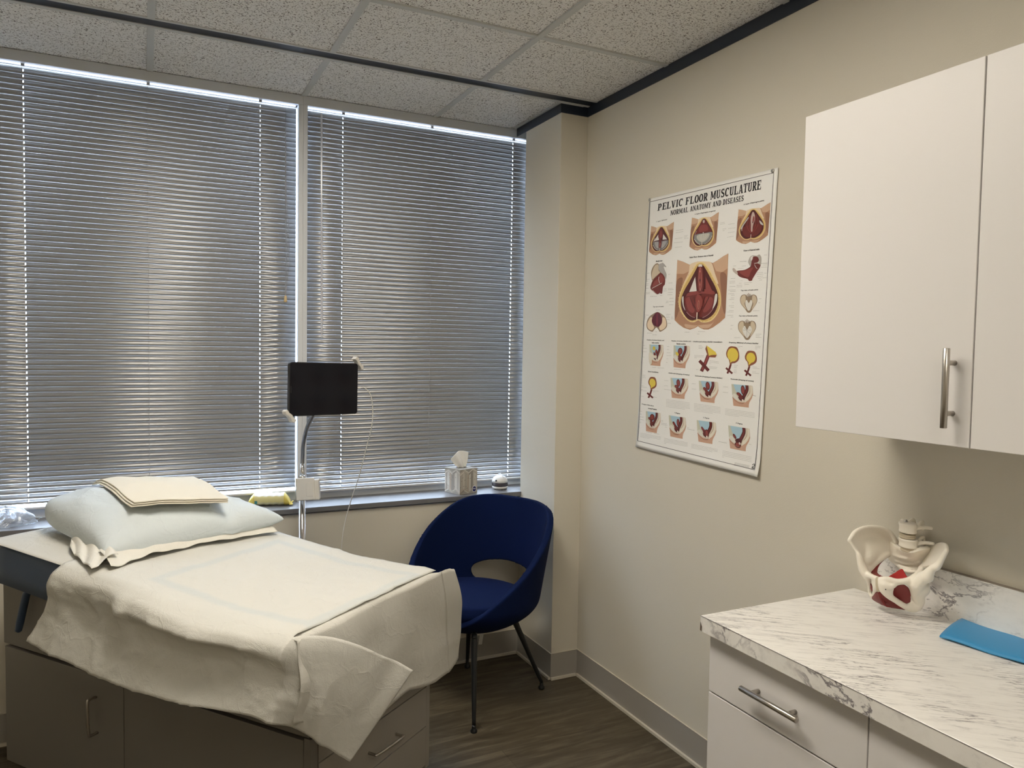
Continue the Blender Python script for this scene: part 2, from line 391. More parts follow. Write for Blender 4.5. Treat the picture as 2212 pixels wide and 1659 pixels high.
# base cabinet
XB = 1.285; ZC = .86
bc = empty('base_cabinet', 'white base cabinet with slab drawers under the marble counter', 'cabinet')
MB().box(XB+.02, XW-.016, .02, 1.456, .10, ZC-.041).obj('carcass', CAB, bc, bevel=.001)
MB().box(XB+.08, XW-.016, .02, 1.456, 0, .10).obj('toe_kick', BLACK, bc)
def bdrawer(y0, y1, z0, z1):
    return MB().box(XB, XB+.019, y0, y1, z0, z1).obj('drawer', CAB, bc, bevel=.0012)
e1 = bdrawer(.996, 1.458, .668, .812); bdrawer(.996, 1.458, .386, .664); bdrawer(.996, 1.458, .104, .382)
e4 = bdrawer(.530, .993, .668, .812); bdrawer(.530, .993, .386, .664); bdrawer(.530, .993, .104, .382)
bar_handle(MB(), (XB, 1.318, .736), (XB, 1.148, .736), (-1, 0, 0)).obj('handle', STEEL, e1, smooth=True)
base_at(bc, ((XB+XW)/2, .74, 0))
# countertop
ct = empty('countertop', 'white marble-look laminate countertop holding the pelvis model', 'countertop')
MB().box(1.2625, XW-.016, .02, 1.466, ZC-.0395, ZC).obj('top', MARB, ct, bevel=.0006, seg=1)
MB().box(1.2608, 1.2625, .02, 1.4675, ZC-.0395, ZC-.0006).box(1.2625, XW-.016, 1.466, 1.4675, ZC-.0395, ZC-.0006).obj('edge_band', MARBE, ct)
MB().box(1.2600, 1.2608, .02, 1.4675, ZC-.0012, ZC-.0004).obj('seam_line', CABEDGE, ct)
MB().box(XW-.016, XW-.0005, .02, 1.408, ZC-.04, .982).obj('backsplash', MARBB, ct, bevel=.0008)
MB().box(XW-.0145, XW-.0005, .02, 1.408, .982, .9833).obj('caulk_line', mat('brown_caulk', (.30, .26, .22), .7), ct)
chip = MB(); chip.add([(1.2600, 1.461, .833), (1.2600, 1.4672, .845), (1.2600, 1.4676, .823), (1.2600, 1.4625, .8205)], [(0, 1, 2, 3)]); chip.obj('chipped_corner', mat('bare_board', (.10, .07, .05), .9), ct)
base_at(ct, (1.55, .74, ZC-.04))
# blue folded mat on the counter
bm_ = MB()
c00 = at(2029, 1378, 'Z', .862); c01 = at(2094, 1334, 'Z', .866); 
dirx = (at(2212, 1436, 'Z', .862) - at(2029, 1378, 'Z', .862)).normalized(); dirx.z = 0
wid = c01 - c00; wid.z = 0
def bmf(u, v):
    p = c00 + wid*v*(1 + .12*(1-u)) + dirx*(u*.62)
    h = .0065 + .010*math.sin(math.pi*min(1, v*1.05))**.6*(.6+.4*math.cos(u*3)) + .016*math.exp(-((v-.97)/.16)**2)*math.exp(-(u/.13)**2) + .0015*math.sin(u*26+v*4)
    return Vector((p.x, p.y, ZC+h))
bm_.grid(bmf, 60, 18)
BLUE = mat('sky_blue_cloth', (.035, .27, .55), .55, bump=(600, .2, .001), sheen=.2)
tag(bm_.obj('exercise_band', BLUE, None, smooth=True, solid=.0035), 'bright blue folded cloth band lying on the marble counter', 'exercise band')

# ================================================================ pelvis model
BONE = mat('matte_bone_plastic', (.87, .82, .72), .5, bump=(90, .25, .002))
MUSC = mat('dark_red_muscle_plastic', (.20, .022, .022), .42)
MUSC2 = mat('bright_red_muscle_plastic', (.38, .018, .022), .4)
CART = mat('translucent_cartilage', (.55, .48, .36), .4)
pv = empty('pelvis_model', 'white female pelvis bone model with red muscles on the counter', 'anatomical model')
def Z5(x, y, X): return at(1800+x/4.74, 1100+y/4.74, 'X', X)
def organic(mb, name, m, parent, vox=.0026, it=4):
    o = mb.obj(name, m, parent, smooth=True)
    md = o.modifiers.new('fuse', 'REMESH'); md.mode = 'VOXEL'; md.voxel_size = vox; md.use_smooth_shade = True
    md = o.modifiers.new('soften', 'SMOOTH'); md.iterations = it; md.factor = .6
    return o
def blobs(mb, pts, rs, n=5):
    """chain of overlapping balls through points"""
    ps = cr(pts, n); 
    for i, p in enumerate(ps):
        t = i/(len(ps)-1)*(len(pts)-1); k = min(int(t), len(pts)-2); r = rs[k]*(1-(t-k)) + rs[k+1]*(t-k)
        mb.ell(p, (r, r, r), 12, 8)
def sheet(mb, rows, th, nu=26, nv=16):
    """thick closed sheet lofted through rows of points"""
    rows = [cr(r, 8) for r in rows]; k = len(rows[0])
    def f(u, v):
        cols = [rw[min(int(round(u*(k-1))), k-1)] for rw in rows]
        cc = cr(cols, 8); return cc[min(int(round(v*(len(cc)-1))), len(cc)-1)]
    P = [[f(i/(nu-1), j/(nv-1)) for i in range(nu)] for j in range(nv)]
    def nrm(i, j):
        a = P[j][min(i+1, nu-1)]-P[j][max(i-1, 0)]; b = P[min(j+1, nv-1)][i]-P[max(j-1, 0)][i]
        n = a.cross(b); return n.normalized() if n.length > 1e-9 else Vector((1, 0, 0))
    vs = []
    for sgn in (1, -1):
        for j in range(nv):
            for i in range(nu): vs.append(P[j][i] + nrm(i, j)*th*.5*sgn)
    fs = []; Q = nu*nv
    for j in range(nv-1):
        for i in range(nu-1):
            a = j*nu+i; fs.append((a, a+1, a+nu+1, a+nu)); fs.append((Q+a, Q+a+nu, Q+a+nu+1, Q+a+1))
    ring = [i for i in range(nu)] + [j*nu+nu-1 for j in range(1, nv)] + [(nv-1)*nu+i for i in range(nu-2, -1, -1)] + [j*nu for j in range(nv-2, 0, -1)]
    for k2 in range(len(ring)):
        a = ring[k2]; b = ring[(k2+1) % len(ring)]; fs.append((b, a, Q+a, Q+b))
    mb.add(vs, fs)
# far hip bone (image left)
h = MB()
sheet(h, [[Z5(165, 322, 1.660), Z5(225, 232, 1.690), Z5(340, 180, 1.722), Z5(480, 182, 1.752), Z5(580, 235, 1.775), Z5(640, 330, 1.79)],
          [Z5(200, 372, 1.668), Z5(270, 300, 1.712), Z5(360, 260, 1.745), Z5(470, 265, 1.775), Z5(560, 300, 1.79), Z5(625, 370, 1.795)],
          [Z5(250, 440, 1.676), Z5(310, 400, 1.712), Z5(380, 380, 1.735), Z5(470, 380, 1.765), Z5(550, 395, 1.785), Z5(600, 420, 1.795)],
          [Z5(275, 540, 1.682), Z5(310, 520, 1.70), Z5(370, 505, 1.715), Z5(440, 490, 1.745), Z5(510, 470, 1.775), Z5(560, 455, 1.79)],
          [Z5(300, 620, 1.690), Z5(335, 605, 1.705), Z5(375, 575, 1.722), Z5(425, 540, 1.742), Z5(500, 500, 1.768), Z5(560, 465, 1.788)]], .0085)
blobs(h, [Z5(165, 322, 1.660), Z5(225, 232, 1.690), Z5(340, 182, 1.722), Z5(480, 184, 1.752), Z5(580, 237, 1.775), Z5(640, 335, 1.79)], [.006, .0062, .005, .0045, .006, .008], 8)
blobs(h, [Z5(168, 325, 1.660), Z5(235, 425, 1.672), Z5(262, 470, 1.676), Z5(282, 545, 1.682), Z5(310, 620, 1.69), Z5(350, 690, 1.695)], [.005, .004, .0075, .010, .013, .011], 6)
blobs(h, [Z5(560, 460, 1.788), Z5(480, 505, 1.76), Z5(400, 560, 1.735), Z5(350, 620, 1.715), Z5(335, 660, 1.70), Z5(400, 690, 1.680), Z5(455, 718, 1.672)], [.008, .009, .011, .013, .011, .0065, .008], 6)
sheet(h, [[Z5(405, 700, 1.682), Z5(428, 710, 1.676), Z5(450, 718, 1.672)], [Z5(412, 770, 1.684), Z5(430, 780, 1.678), Z5(450, 790, 1.674)], [Z5(415, 840, 1.692), Z5(430, 845, 1.686), Z5(448, 845, 1.68)]], .008)
blobs(h, [Z5(350, 700, 1.695), Z5(372, 780, 1.705), Z5(378, 850, 1.715), Z5(410, 905, 1.712), Z5(420, 850, 1.690), Z5(445, 790, 1.676), Z5(448, 735, 1.672)], [.008, .0055, .006, .0065, .005, .006, .007], 6)
organic(h, 'hip_bone', BONE, pv)
# near hip bone (image right)
h = MB()
sheet(h, [[Z5(1160, 420, 1.735), Z5(1150, 375, 1.755), Z5(1100, 358, 1.785), Z5(1040, 385, 1.803), Z5(1000, 425, 1.81)],
          [Z5(1120, 470, 1.735), Z5(1095, 440, 1.758), Z5(1050, 440, 1.785), Z5(1005, 460, 1.80), Z5(970, 480, 1.806)],
          [Z5(1075, 530, 1.735), Z5(1040, 510, 1.755), Z5(1000, 515, 1.775), Z5(960, 530, 1.79), Z5(930, 540, 1.80)],
          [Z5(1020, 600, 1.73), Z5(990, 590, 1.745), Z5(950, 600, 1.76), Z5(920, 600, 1.775), Z5(900, 595, 1.79)]], .009)
blobs(h, [Z5(1160, 425, 1.735), Z5(1150, 372, 1.755), Z5(1100, 355, 1.785), Z5(1040, 380, 1.803), Z5(1000, 425, 1.81)], [.006, .006, .005, .005, .006], 6)
blobs(h, [Z5(1160, 420, 1.735), Z5(1105, 520, 1.733), Z5(1060, 585, 1.73), Z5(1010, 610, 1.728), Z5(960, 690, 1.728)], [.006, .0075, .010, .009, .016], 7)
blobs(h, [Z5(905, 600, 1.79), Z5(890, 650, 1.765), Z5(840, 695, 1.738), Z5(760, 730, 1.712), Z5(650, 740, 1.690), Z5(560, 715, 1.676), Z5(490, 725, 1.670)], [.008, .010, .010, .008, .0075, .007, .009], 7)
blobs(h, [Z5(500, 760, 1.670), Z5(510, 820, 1.672), Z5(560, 880, 1.682), Z5(640, 935, 1.700), Z5(720, 985, 1.722), Z5(790, 1010, 1.742), Z5(850, 1000, 1.752), Z5(890, 940, 1.752), Z5(880, 870, 1.745)], [.011, .010, .0085, .0075, .008, .010, .012, .011, .013], 7)
blobs(h, [Z5(530, 770, 1.672), Z5(580, 790, 1.678), Z5(620, 770, 1.685)], [.011, .009, .008], 6)
blobs(h, [Z5(920, 700, 1.728), Z5(860, 770, 1.728), Z5(840, 860, 1.736), Z5(870, 940, 1.748)], [.016, .018, .012, .011], 6)
# solid wall of the hip socket and the seat bone below it
h.ell(Z5(895, 800, 1.748), (.019, .023, .025), 20, 14); h.ell(Z5(860, 900, 1.752), (.013, .019, .021), 20, 14)
sheet(h, [[Z5(485, 722, 1.672), Z5(550, 725, 1.678), Z5(640, 750, 1.692)], [Z5(490, 780, 1.672), Z5(550, 800, 1.678), Z5(612, 812, 1.692)], [Z5(515, 840, 1.676), Z5(565, 875, 1.684), Z5(608, 895, 1.694)]], .010)
sheet(h, [[Z5(620, 745, 1.686), Z5(700, 750, 1.700), Z5(790, 745, 1.718), Z5(870, 730, 1.730)], [Z5(585, 800, 1.684), Z5(700, 765, 1.702), Z5(785, 790, 1.718), Z5(860, 800, 1.735)]], .008)
sheet(h, [[Z5(600, 905, 1.692), Z5(660, 945, 1.705), Z5(740, 975, 1.724), Z5(800, 940, 1.738)], [Z5(600, 930, 1.694), Z5(660, 975, 1.708), Z5(740, 1015, 1.728), Z5(840, 990, 1.748)]], .008)
cen = Z5(893, 800, 1.728)
for k in range(0):
    a = 2*math.pi*k/26
    h.ell(cen + Vector((.012*math.sin(a)*.4, -.021*math.cos(a), .021*math.sin(a))) + Vector((.004, 0, 0)), (.004, .0045, .0045), 8, 6)
organic(h, 'hip_bone', BONE, pv)
# sacrum with ridges
h = MB()
sheet(h, [[Z5(600, 330, 1.79), Z5(700, 405, 1.765), Z5(800, 430, 1.760), Z5(900, 400, 1.772), Z5(985, 385, 1.80)],
          [Z5(575, 420, 1.795), Z5(680, 470, 1.785), Z5(790, 490, 1.780), Z5(890, 470, 1.79), Z5(975, 450, 1.806)],
          [Z5(560, 480, 1.80), Z5(670, 530, 1.800), Z5(780, 545, 1.800), Z5(860, 540, 1.803), Z5(930, 540, 1.808)],
          [Z5(620, 560, 1.803), Z5(700, 590, 1.803), Z5(780, 600, 1.803), Z5(850, 600, 1.806), Z5(905, 600, 1.808)],
          [Z5(690, 620, 1.795), Z5(730, 640, 1.793), Z5(780, 650, 1.793), Z5(830, 650, 1.797), Z5(880, 645, 1.80)]], .010)
for (a, b_, c, r) in ((Z5(620, 470, 1.788), Z5(740, 500, 1.774), Z5(860, 480, 1.784), .0035), (Z5(640, 530, 1.794), Z5(750, 552, 1.790), Z5(880, 545, 1.796), .003), (Z5(680, 580, 1.797), Z5(770, 605, 1.794), Z5(880, 600, 1.80), .003), (Z5(720, 630, 1.789), Z5(790, 642, 1.787), Z5(860, 640, 1.792), .0028)):
    blobs(h, [a, b_, c], [r, r*1.2, r], 14)
organic(h, 'sacrum', BONE, pv, .0022, 2)
# vertebrae with discs
def vert(c, w, hgt, tilt, name, m, proc=True):
    h = MB(); T = Matrix.Translation(c) @ Matrix.Rotation(tilt, 4, 'Z') @ Matrix.Rotation(R(-6), 4, 'Y')
    def f(u, v):
        a = 2*math.pi*u; k = 1 - .12*math.sin(math.pi*v); rr = .92 if v in (0, 1) else 1
        x = w*.72*math.cos(a)*k*rr; y = w*math.sin(a)*k*rr
        if x > 0: x *= .8
        return T @ Vector((x, y, (v-.5)*hgt))
    h.grid(f, 28, 9, True)
    n0 = len(h.v)-28*9; h.f.append([n0+i for i in range(28)][::-1]); h.m.append(0); h.c.append((1, 1, 1)); h.f.append([n0+8*28+i for i in range(28)]); h.m.append(0); h.c.append((1, 1, 1))
    if proc:
        for s in (1, -1):
            pts = [T @ Vector((.010, s*w*.6, 0)), T @ Vector((.022, s*w*1.15, .003)), T @ Vector((.028, s*w*1.75, .004))]
            blobs(h, pts, [.006, .005, .0045], 6)
            blobs(h, [T @ Vector((.014, s*w*.6, .0)), T @ Vector((.032, s*w*.55, .012)), T @ Vector((.036, s*w*.5, -.008))], [.006, .005, .005], 6)
        blobs(h, [T @ Vector((.030, 0, 0)), T @ Vector((.050, 0, -.006))], [.006, .005], 6)
        return organic(h, name, m, pv, .002, 3)
    return h.obj(name, m, pv, smooth=True)
VX = 1.765
vert(Z5(765, 185, VX), .0265, .026, R(-8), 'vertebra', BONE)
vert(Z5(760, 270, VX), .0240, .009, R(-8), 'disc', CART, False)
vert(Z5(770, 338, VX+.004), .0280, .023, R(-8), 'vertebra', BONE)
vert(Z5(775, 402, VX+.008), .0255, .010, R(-8), 'disc', CART, False)
b_ = MB(); cc_ = Z5(745, 128, VX); b_.lathe([(.0048, -.003), (.0048, .0015), (.003, .002), (.003, .005), (.002, .0055)], 12, Matrix.Translation(cc_)); b_.obj('bolt', STEEL, pv, smooth=True)
# symphysis cartilage
h = MB(); blobs(h, [Z5(455, 712, 1.668), Z5(457, 770, 1.666), Z5(462, 830, 1.668)], [.0055, .006, .005], 8); organic(h, 'cartilage', CART, pv, .002, 3)
# muscles
h = MB()
sheet(h, [[Z5(500, 492, 1.772), Z5(430, 550, 1.748), Z5(390, 620, 1.722), Z5(395, 670, 1.706), Z5(450, 700, 1.690)],
          [Z5(530, 515, 1.776), Z5(475, 570, 1.757), Z5(450, 630, 1.740), Z5(465, 670, 1.722), Z5(520, 700, 1.70)]], .006)
organic(h, 'muscle', MUSC, pv, .002, 3)
h = MB()
sheet(h, [[Z5(545, 700, 1.700), Z5(620, 655, 1.735), Z5(700, 612, 1.765), Z5(735, 655, 1.758), Z5(765, 705, 1.735)],
          [Z5(560, 735, 1.694), Z5(620, 745, 1.715), Z5(690, 745, 1.728), Z5(740, 740, 1.73), Z5(775, 735, 1.728)]], .004)
organic(h, 'muscle', MUSC2, pv, .002, 3)
h = MB()   # membrane closing the near obturator opening
sheet(h, [[Z5(590, 830, 1.700), Z5(640, 780, 1.700), Z5(710, 765, 1.708), Z5(770, 800, 1.716)],
          [Z5(600, 890, 1.705), Z5(660, 860, 1.708), Z5(720, 860, 1.714), Z5(795, 880, 1.726)],
          [Z5(650, 940, 1.712), Z5(690, 960, 1.718), Z5(740, 970, 1.726), Z5(790, 950, 1.734)]], .003)
organic(h, 'muscle', MUSC, pv, .002, 2)
h = MB()
sheet(h, [[Z5(352, 700, 1.700), Z5(375, 740, 1.702), Z5(398, 790, 1.70)], [Z5(352, 700, 1.706), Z5(372, 790, 1.708), Z5(402, 850, 1.704)]], .003)
organic(h, 'muscle', MUSC, pv, .0016, 2)
h = MB()   # levator muscles hanging below the arch
sheet(h, [[Z5(405, 880, 1.700), Z5(455, 838, 1.684), Z5(520, 880, 1.690), Z5(620, 940, 1.712), Z5(720, 1000, 1.736)],
          [Z5(402, 915, 1.706), Z5(460, 905, 1.690), Z5(520, 945, 1.700), Z5(620, 990, 1.722), Z5(730, 1015, 1.742)],
          [Z5(440, 940, 1.715), Z5(500, 975, 1.708), Z5(560, 1000, 1.718), Z5(640, 1010, 1.735), Z5(740, 1025, 1.75)]], .005)
blobs(h, [Z5(462, 850, 1.682), Z5(490, 930, 1.688), Z5(545, 990, 1.70), Z5(580, 992, 1.705)], [.003, .003, .003, .002], 8)
organic(h, 'muscle', MUSC, pv, .002, 2)
h = MB(); h.ell(Z5(536, 822, 1.660), (.0016, .0016, .0016), 10, 8); h.obj('rivet', LEGM, pv, smooth=True)
base_at(pv, (1.74, 1.27, ZC))
# ================================================================ exam table (stands at an angle)
TH = R(127.3); TU = Vector((math.cos(TH), math.sin(TH), 0)); TV = Vector((math.sin(TH), -math.cos(TH), 0)); TM = Vector((.335, 1.875, 0))
def TP(s, q, z): return TM + TU*s + TV*q + Vector((0, 0, z))
TF = Matrix.Translation(TM) @ Matrix((TU, TV, Vector((0, 0, 1)))).transposed().to_4x4()     # local (s, q, z) -> world
TW = .66; TL = 1.30
def top_z(s): return lerp(s, [-1, .30, .60, .90, 1.20, 1.5], [.800, .803, .836, .856, .876, .89])
et = empty('exam_table', 'taupe examination table with blue vinyl cushion and white paper', 'exam table')
A0 = Vector((.405, 2.04, 0)); ca = (A0-TM).dot(TU); cq = (A0-TM).dot(TV)       # cabinet corner in table space
cw = .575; cl = 1.368
MB().box(ca+.004, ca+1.15, cq+.004, cq+cw-.004, .10, .60, TF).box(ca+1.15, ca+cl, cq+.004, cq+.28, .04, .60, TF).obj('body', TBODY, et, bevel=.001)
MB().box(ca+.05, ca+1.12, cq+.05, cq+cw-.05, 0, .10, TF).box(ca+1.12, ca+cl-.04, cq+.05, cq+.24, 0, .10, TF).obj('toe_kick', BLACK, et)
MB().box(ca-.012, ca+1.15, cq-.014, cq+cw+.002, .462, .70, TF).box(ca+1.15, ca+cl+.01, cq-.014, cq+.27, .462, .70, TF).obj('apron', TBODY, et, bevel=.002)
# side doors
def c_pull(mb, a, b, out, r=.0042, st=.030):
    a = Vector(a); b = Vector(b); o = Vector(out)*st; d = (b-a).normalized()*.010
    mb.tube(cr([a, a+o*.7, a+o+d, b+o-d, b+o*.7, b], 6), r, 10); return mb
sd = MB().box(ca+.7395, ca+cl-.004, cq-.018, cq-.001, .045, .454, TF).obj('door', TBODY, et, bevel=.001)
sd2 = MB().box(ca+.006, ca+.7365, cq-.018, cq-.001, .045, .454, TF).obj('door', TBODY, et, bevel=.001)
p1 = TP(ca+.872, cq-.018, .381); p2 = TP(ca+.866, cq-.018, .266)
c_pull(MB(), p1, p2, -TV).obj('handle', STEEL, sd, smooth=True)
# end drawers with the edge bands either side
MB().box(ca-.020, ca+.004, cq+cw-.024, cq+cw-.003, .10, .462, TF).obj('side_panel', TEDGE, et, bevel=.001)
MB().box(ca-.020, ca+.004, cq-.018, cq+.010, .10, .462, TF).obj('side_panel', TBODY, et, bevel=.001)
zz = [.112, .2465, .3835, .456]
for i in range(3):
    dr = MB().box(ca-.022, ca-.003, cq+.012, cq+cw-.027, zz[i]+.002, zz[i+1]-.0015, TF).obj('drawer', TEDGE, et, bevel=.001)
    if i == 1: c_pull(MB(), TP(ca-.022, cq+.235, .306), TP(ca-.022, cq+.375, .300), -TU).obj('handle', STEEL, dr, smooth=True)
    if i == 0: c_pull(MB(), TP(ca-.022, cq+.235, .180), TP(ca-.022, cq+.375, .180), -TU).obj('handle', STEEL, dr, smooth=True)
# cushion: foot part level, head part slightly raised
def cush(u, v):
    s = u*TL; return s
c = MB(); NS = 40; prof = []
for (dq, dz) in ((.0, -.145), (-.0, -.10), (.0, -.05), (.004, -.022), (.014, -.007), (.03, -.001), (.06, 0)): prof.append((dq, dz))
sec = [(q, z) for q, z in prof] + [(TW-q, z) for q, z in prof[::-1]]
vs = []
for i in range(NS):
    s = i/(NS-1)*TL
    ins = 0
    if s > TL-.07: k = (s-(TL-.07))/.07; ins = .07*(1-math.sqrt(max(0, 1-k*k)))
    if s < .05: k = (.05-s)/.05; ins = .03*(1-math.sqrt(max(0, 1-k*k)))
    drop = .02*max(0, (s-(TL-.03))/.03)**2 + .02*max(0, (.03-s)/.03)**2
    for q, z in sec:
        qq = q + ins*(1-2*q/TW); th = .115 if s < .3 else .13
        zt = top_z(s) + (z/.145*th if z < -.03 else z) - (drop if z > -.05 else 0)
        vs.append(TP(s, qq, zt))
ns = len(sec)
fs = [(i*ns+k, i*ns+k+1, (i+1)*ns+k+1, (i+1)*ns+k) for i in range(NS-1) for k in range(ns-1)] + [((i+1)*ns, (i+1)*ns+ns-1, i*ns+ns-1, i*ns) for i in range(NS-1)]
fs += [tuple(range(ns))[::-1], tuple(range((NS-1)*ns, NS*ns))]
c.add(vs, fs); c.obj('cushion', VINYL, et, smooth=True)
# release lever, blue grip
MB().tube([TP(ca+1.185, cq-.03, .70), TP(ca+1.210, cq-.034, .665), TP(ca+1.236, cq-.040, .57), TP(ca+1.244, cq-.042, .538), TP(ca+1.245, cq-.042, .532)], [.010, .0125, .0125, .011, .004], 12).obj('lever', VINYL, et, smooth=True)
base_at(et, TP(.6, .33, 0))

def nz(p, sc, amp): return noise.noise(Vector(p)*sc)*amp
def wr(x, y, sd=0):
    """crumple: sharp-ish ridges"""
    a = 1-abs(noise.noise(Vector((x*7, y*7, sd))))*2; b = 1-abs(noise.noise(Vector((x*17, y*17, sd+5))))*2
    return (max(0, a)**4*.006 + max(0, b)**5*.003)
# table paper: whole top, foot overhang and the far foot corner
tp = MB()
PEND = [0, .05, .16]
def sheetT(u, v):
    # u: 0 foot hem .. 1 head edge ; v: 0 near .. 1 far
    q = -.004 + v*(TW+.012)
    if u > .22:
        s = (u-.22)/.78*(TL-.012); z = top_z(s) + .0012 - .005*max(0, (.04-q)/.04)
        e = .06
        if q > TW-e: z -= .014*((q-(TW-e))/e)**2
        if s < .03: z -= .002*(1-s/.03)**2
        return TP(s, q, z)
    d = (.22-u)/.22                   # 0 at edge, 1 at hem
    hem = lerp(v, [0, .25, .45, .70, .88, 1], [.60, .53, .470, .480, .45, .445])
    z = (.797)*(1-d) + hem*d - .0
    out = .010 + .020*math.sin(math.pi*min(1, d*1.1))*(.5+.5*math.sin(v*4+1)) + .012*d + nz((v*3, d*2, 1), 1.5, .012)
    qq = q + .030*d*max(0, v-.75)/.25 - .02*d*max(0, .15-v)/.15
    return TP(-out, qq + .02*v*d, z + nz((v*4, d, 8), 1, .004))
tp.grid(sheetT, 110, 40) if False else None
def gridUV(mb, fn, us, vs_):
    nu = len(us); vv = [fn(a, b) for b in vs_ for a in us]
    mb.add(vv, [(j*nu+i, j*nu+i+1, (j+1)*nu+i+1, (j+1)*nu+i) for j in range(len(vs_)-1) for i in range(nu-1)])
gridUV(tp, sheetT, [i/30*.22 for i in range(31)] + [.22+.78*(i+1)/90 for i in range(90)], [j/50 for j in range(51)])
o = tp.obj('table_paper', PAPER, None, smooth=True, solid=.0006)
tag(o, 'lower paper runner on the exam table, bare at the head and hanging over the foot', 'table paper')
# far foot corner of the runner: swings out past the corner and back along the far side
cf = MB()
def cornerf(u, v):
    L0 = sheetT(.22*(1-v), 1.0); d_ = v
    q_o = .135*u**.9*(.70+.30*math.sin(math.pi*min(1, .2+d_*.8))) ; s_o = .022*u
    zz = -.010*u - .020*u*u*(1-d_) + .018*u*d_
    p = L0 + TV*q_o + TU*s_o; p.z += zz + nz((u*3, v*4, 2), 1.2, .006)*u
    return p
gridUV(cf, cornerf, [i/24 for i in range(25)], [j/24 for j in range(25)])
o2 = cf.obj('corner_fold', PAPER, o, smooth=True, solid=.0006)

# white drape sheet: top of the table, near side hang and the free corner flap
# sheet paper: the same tissue, tinted where the blue margin of the pad underneath shows through
SHEETM = paper('sheet_over_pad', (.60, .59, .545))
_ang = -TH; _l = Matrix.Rotation(-TH, 3, 'Z') @ TM
tcs = N(SHEETM, 'ShaderNodeTexCoord'); mps = N(SHEETM, 'ShaderNodeMapping'); mps.inputs['Rotation'].default_value = (0, 0, -TH); mps.inputs['Location'].default_value = (-_l.x, -_l.y, 0)
L(SHEETM, tcs.outputs['Object'], mps.inputs['Vector']); sxyz = N(SHEETM, 'ShaderNodeSeparateXYZ'); L(SHEETM, mps.outputs['Vector'], sxyz.inputs[0])
def mth(op, a, b=0.0, c=0.0):
    n = SHEETM.node_tree.nodes.new('ShaderNodeMath'); n.operation = op
    for i, v in enumerate((a, b, c)):
        if hasattr(v, 'links'): L(SHEETM, v, n.inputs[i])
        else: n.inputs[i].default_value = v
    return n.outputs[0]
# local x = s, local y = -q ; distance to the pad's rim
ds = mth('SUBTRACT', mth('ABSOLUTE', mth('SUBTRACT', sxyz.outputs['X'], .305)), .295)
dq = mth('SUBTRACT', mth('ABSOLUTE', mth('ADD', sxyz.outputs['Y'], .315)), .255)
dr_ = mth('ABSOLUTE', mth('ADD', mth('MAXIMUM', ds, dq), .012))
rp = ramp(SHEETM, dr_, [(.008, (1, 1, 1)), (.024, (0, 0, 0))])
L(SHEETM, mixc(SHEETM, mth('MULTIPLY', rp.outputs['Color'], .30), (.60, .59, .545), (.42, .50, .54)), B(SHEETM).inputs['Base Color'])
NEARH = lambda s: lerp(s, [-.40, 0, .10, .215, .37, .57, .75, .947, 1.06], [.58, .595, .605, .597, .584, .573, .585, .612, .626])
HEADS = lambda q: .90 - .02*q                         # head edge across the top
def out_prof(s, b):
    """how far the hanging paper stands off the cushion side; b 0..1"""
    rec = math.exp(-((s-.34)/.24)**4)
    base = lerp(b, [0, .10, .22, .42, .62, 1], [.004, .028, .030, .016, .020, .048])
    dent = lerp(b, [0, .08, .20, .34, .50, .75, 1], [.004, .046, .062, .014, .008, .022, .058])
    o_ = base*(1-rec) + dent*rec
    o_ += nz((s*5, b*1.6, 4), 1, .016)*min(1, b*4) + .018*math.exp(-((s-.60)/.03)**2)*math.sin(math.pi*min(1, b*1.3)) + wr(s, b*.25, 9)*1.2*min(1, b*4)
    return o_
dm = MB()
def zD(s, q):
    z = top_z(s) + .0050 + wr(s*.8, q*.8, 12)*.6 + .0012*math.sin(q*30+s*6) + .006*math.exp(-((s-.40)/.02)**2)*min(1, q*8)*.35
    e = .05
    if q > TW-e: z -= .006*((q-(TW-e))/e)**2
    if s < .03: z -= .006*(1-s/.03)**2
    for f_ in (.215, .435): z += .0016*math.exp(-((q-f_)/.0035)**2)
    for f_ in (.295, .62): z += .0014*math.exp(-((s-f_)/.0035)**2)
    return z - .003*max(0, (.035-q)/.035)**2
def sheetD(u, v):
    q = v*(TW-.006); s1 = HEADS(q); s = .004 + u*(s1-.004)
    return TP(s, q, zD(s, q))
us = [i/80 for i in range(81)]; vsn = [j/46 for j in range(47)]
gridUV(dm, sheetD, us, vsn[::-1])
# hang on the near side; the head edge slants back towards the head at the hem
def hang(u, b):
    s = .004 + u*(HEADS(0)-.004); s2 = .03 + u*(1.008-.03)
    ss = s*(1-b) + s2*b
    zt = zD(s, 0); z = zt*(1-b) + NEARH(ss)*b
    return TP(ss, -out_prof(ss, b)*min(1, b*30), z + nz((ss*6, b*2, 1), 1, .004)*b)
gridUV(dm, hang, us, [j/34 for j in range(35)])
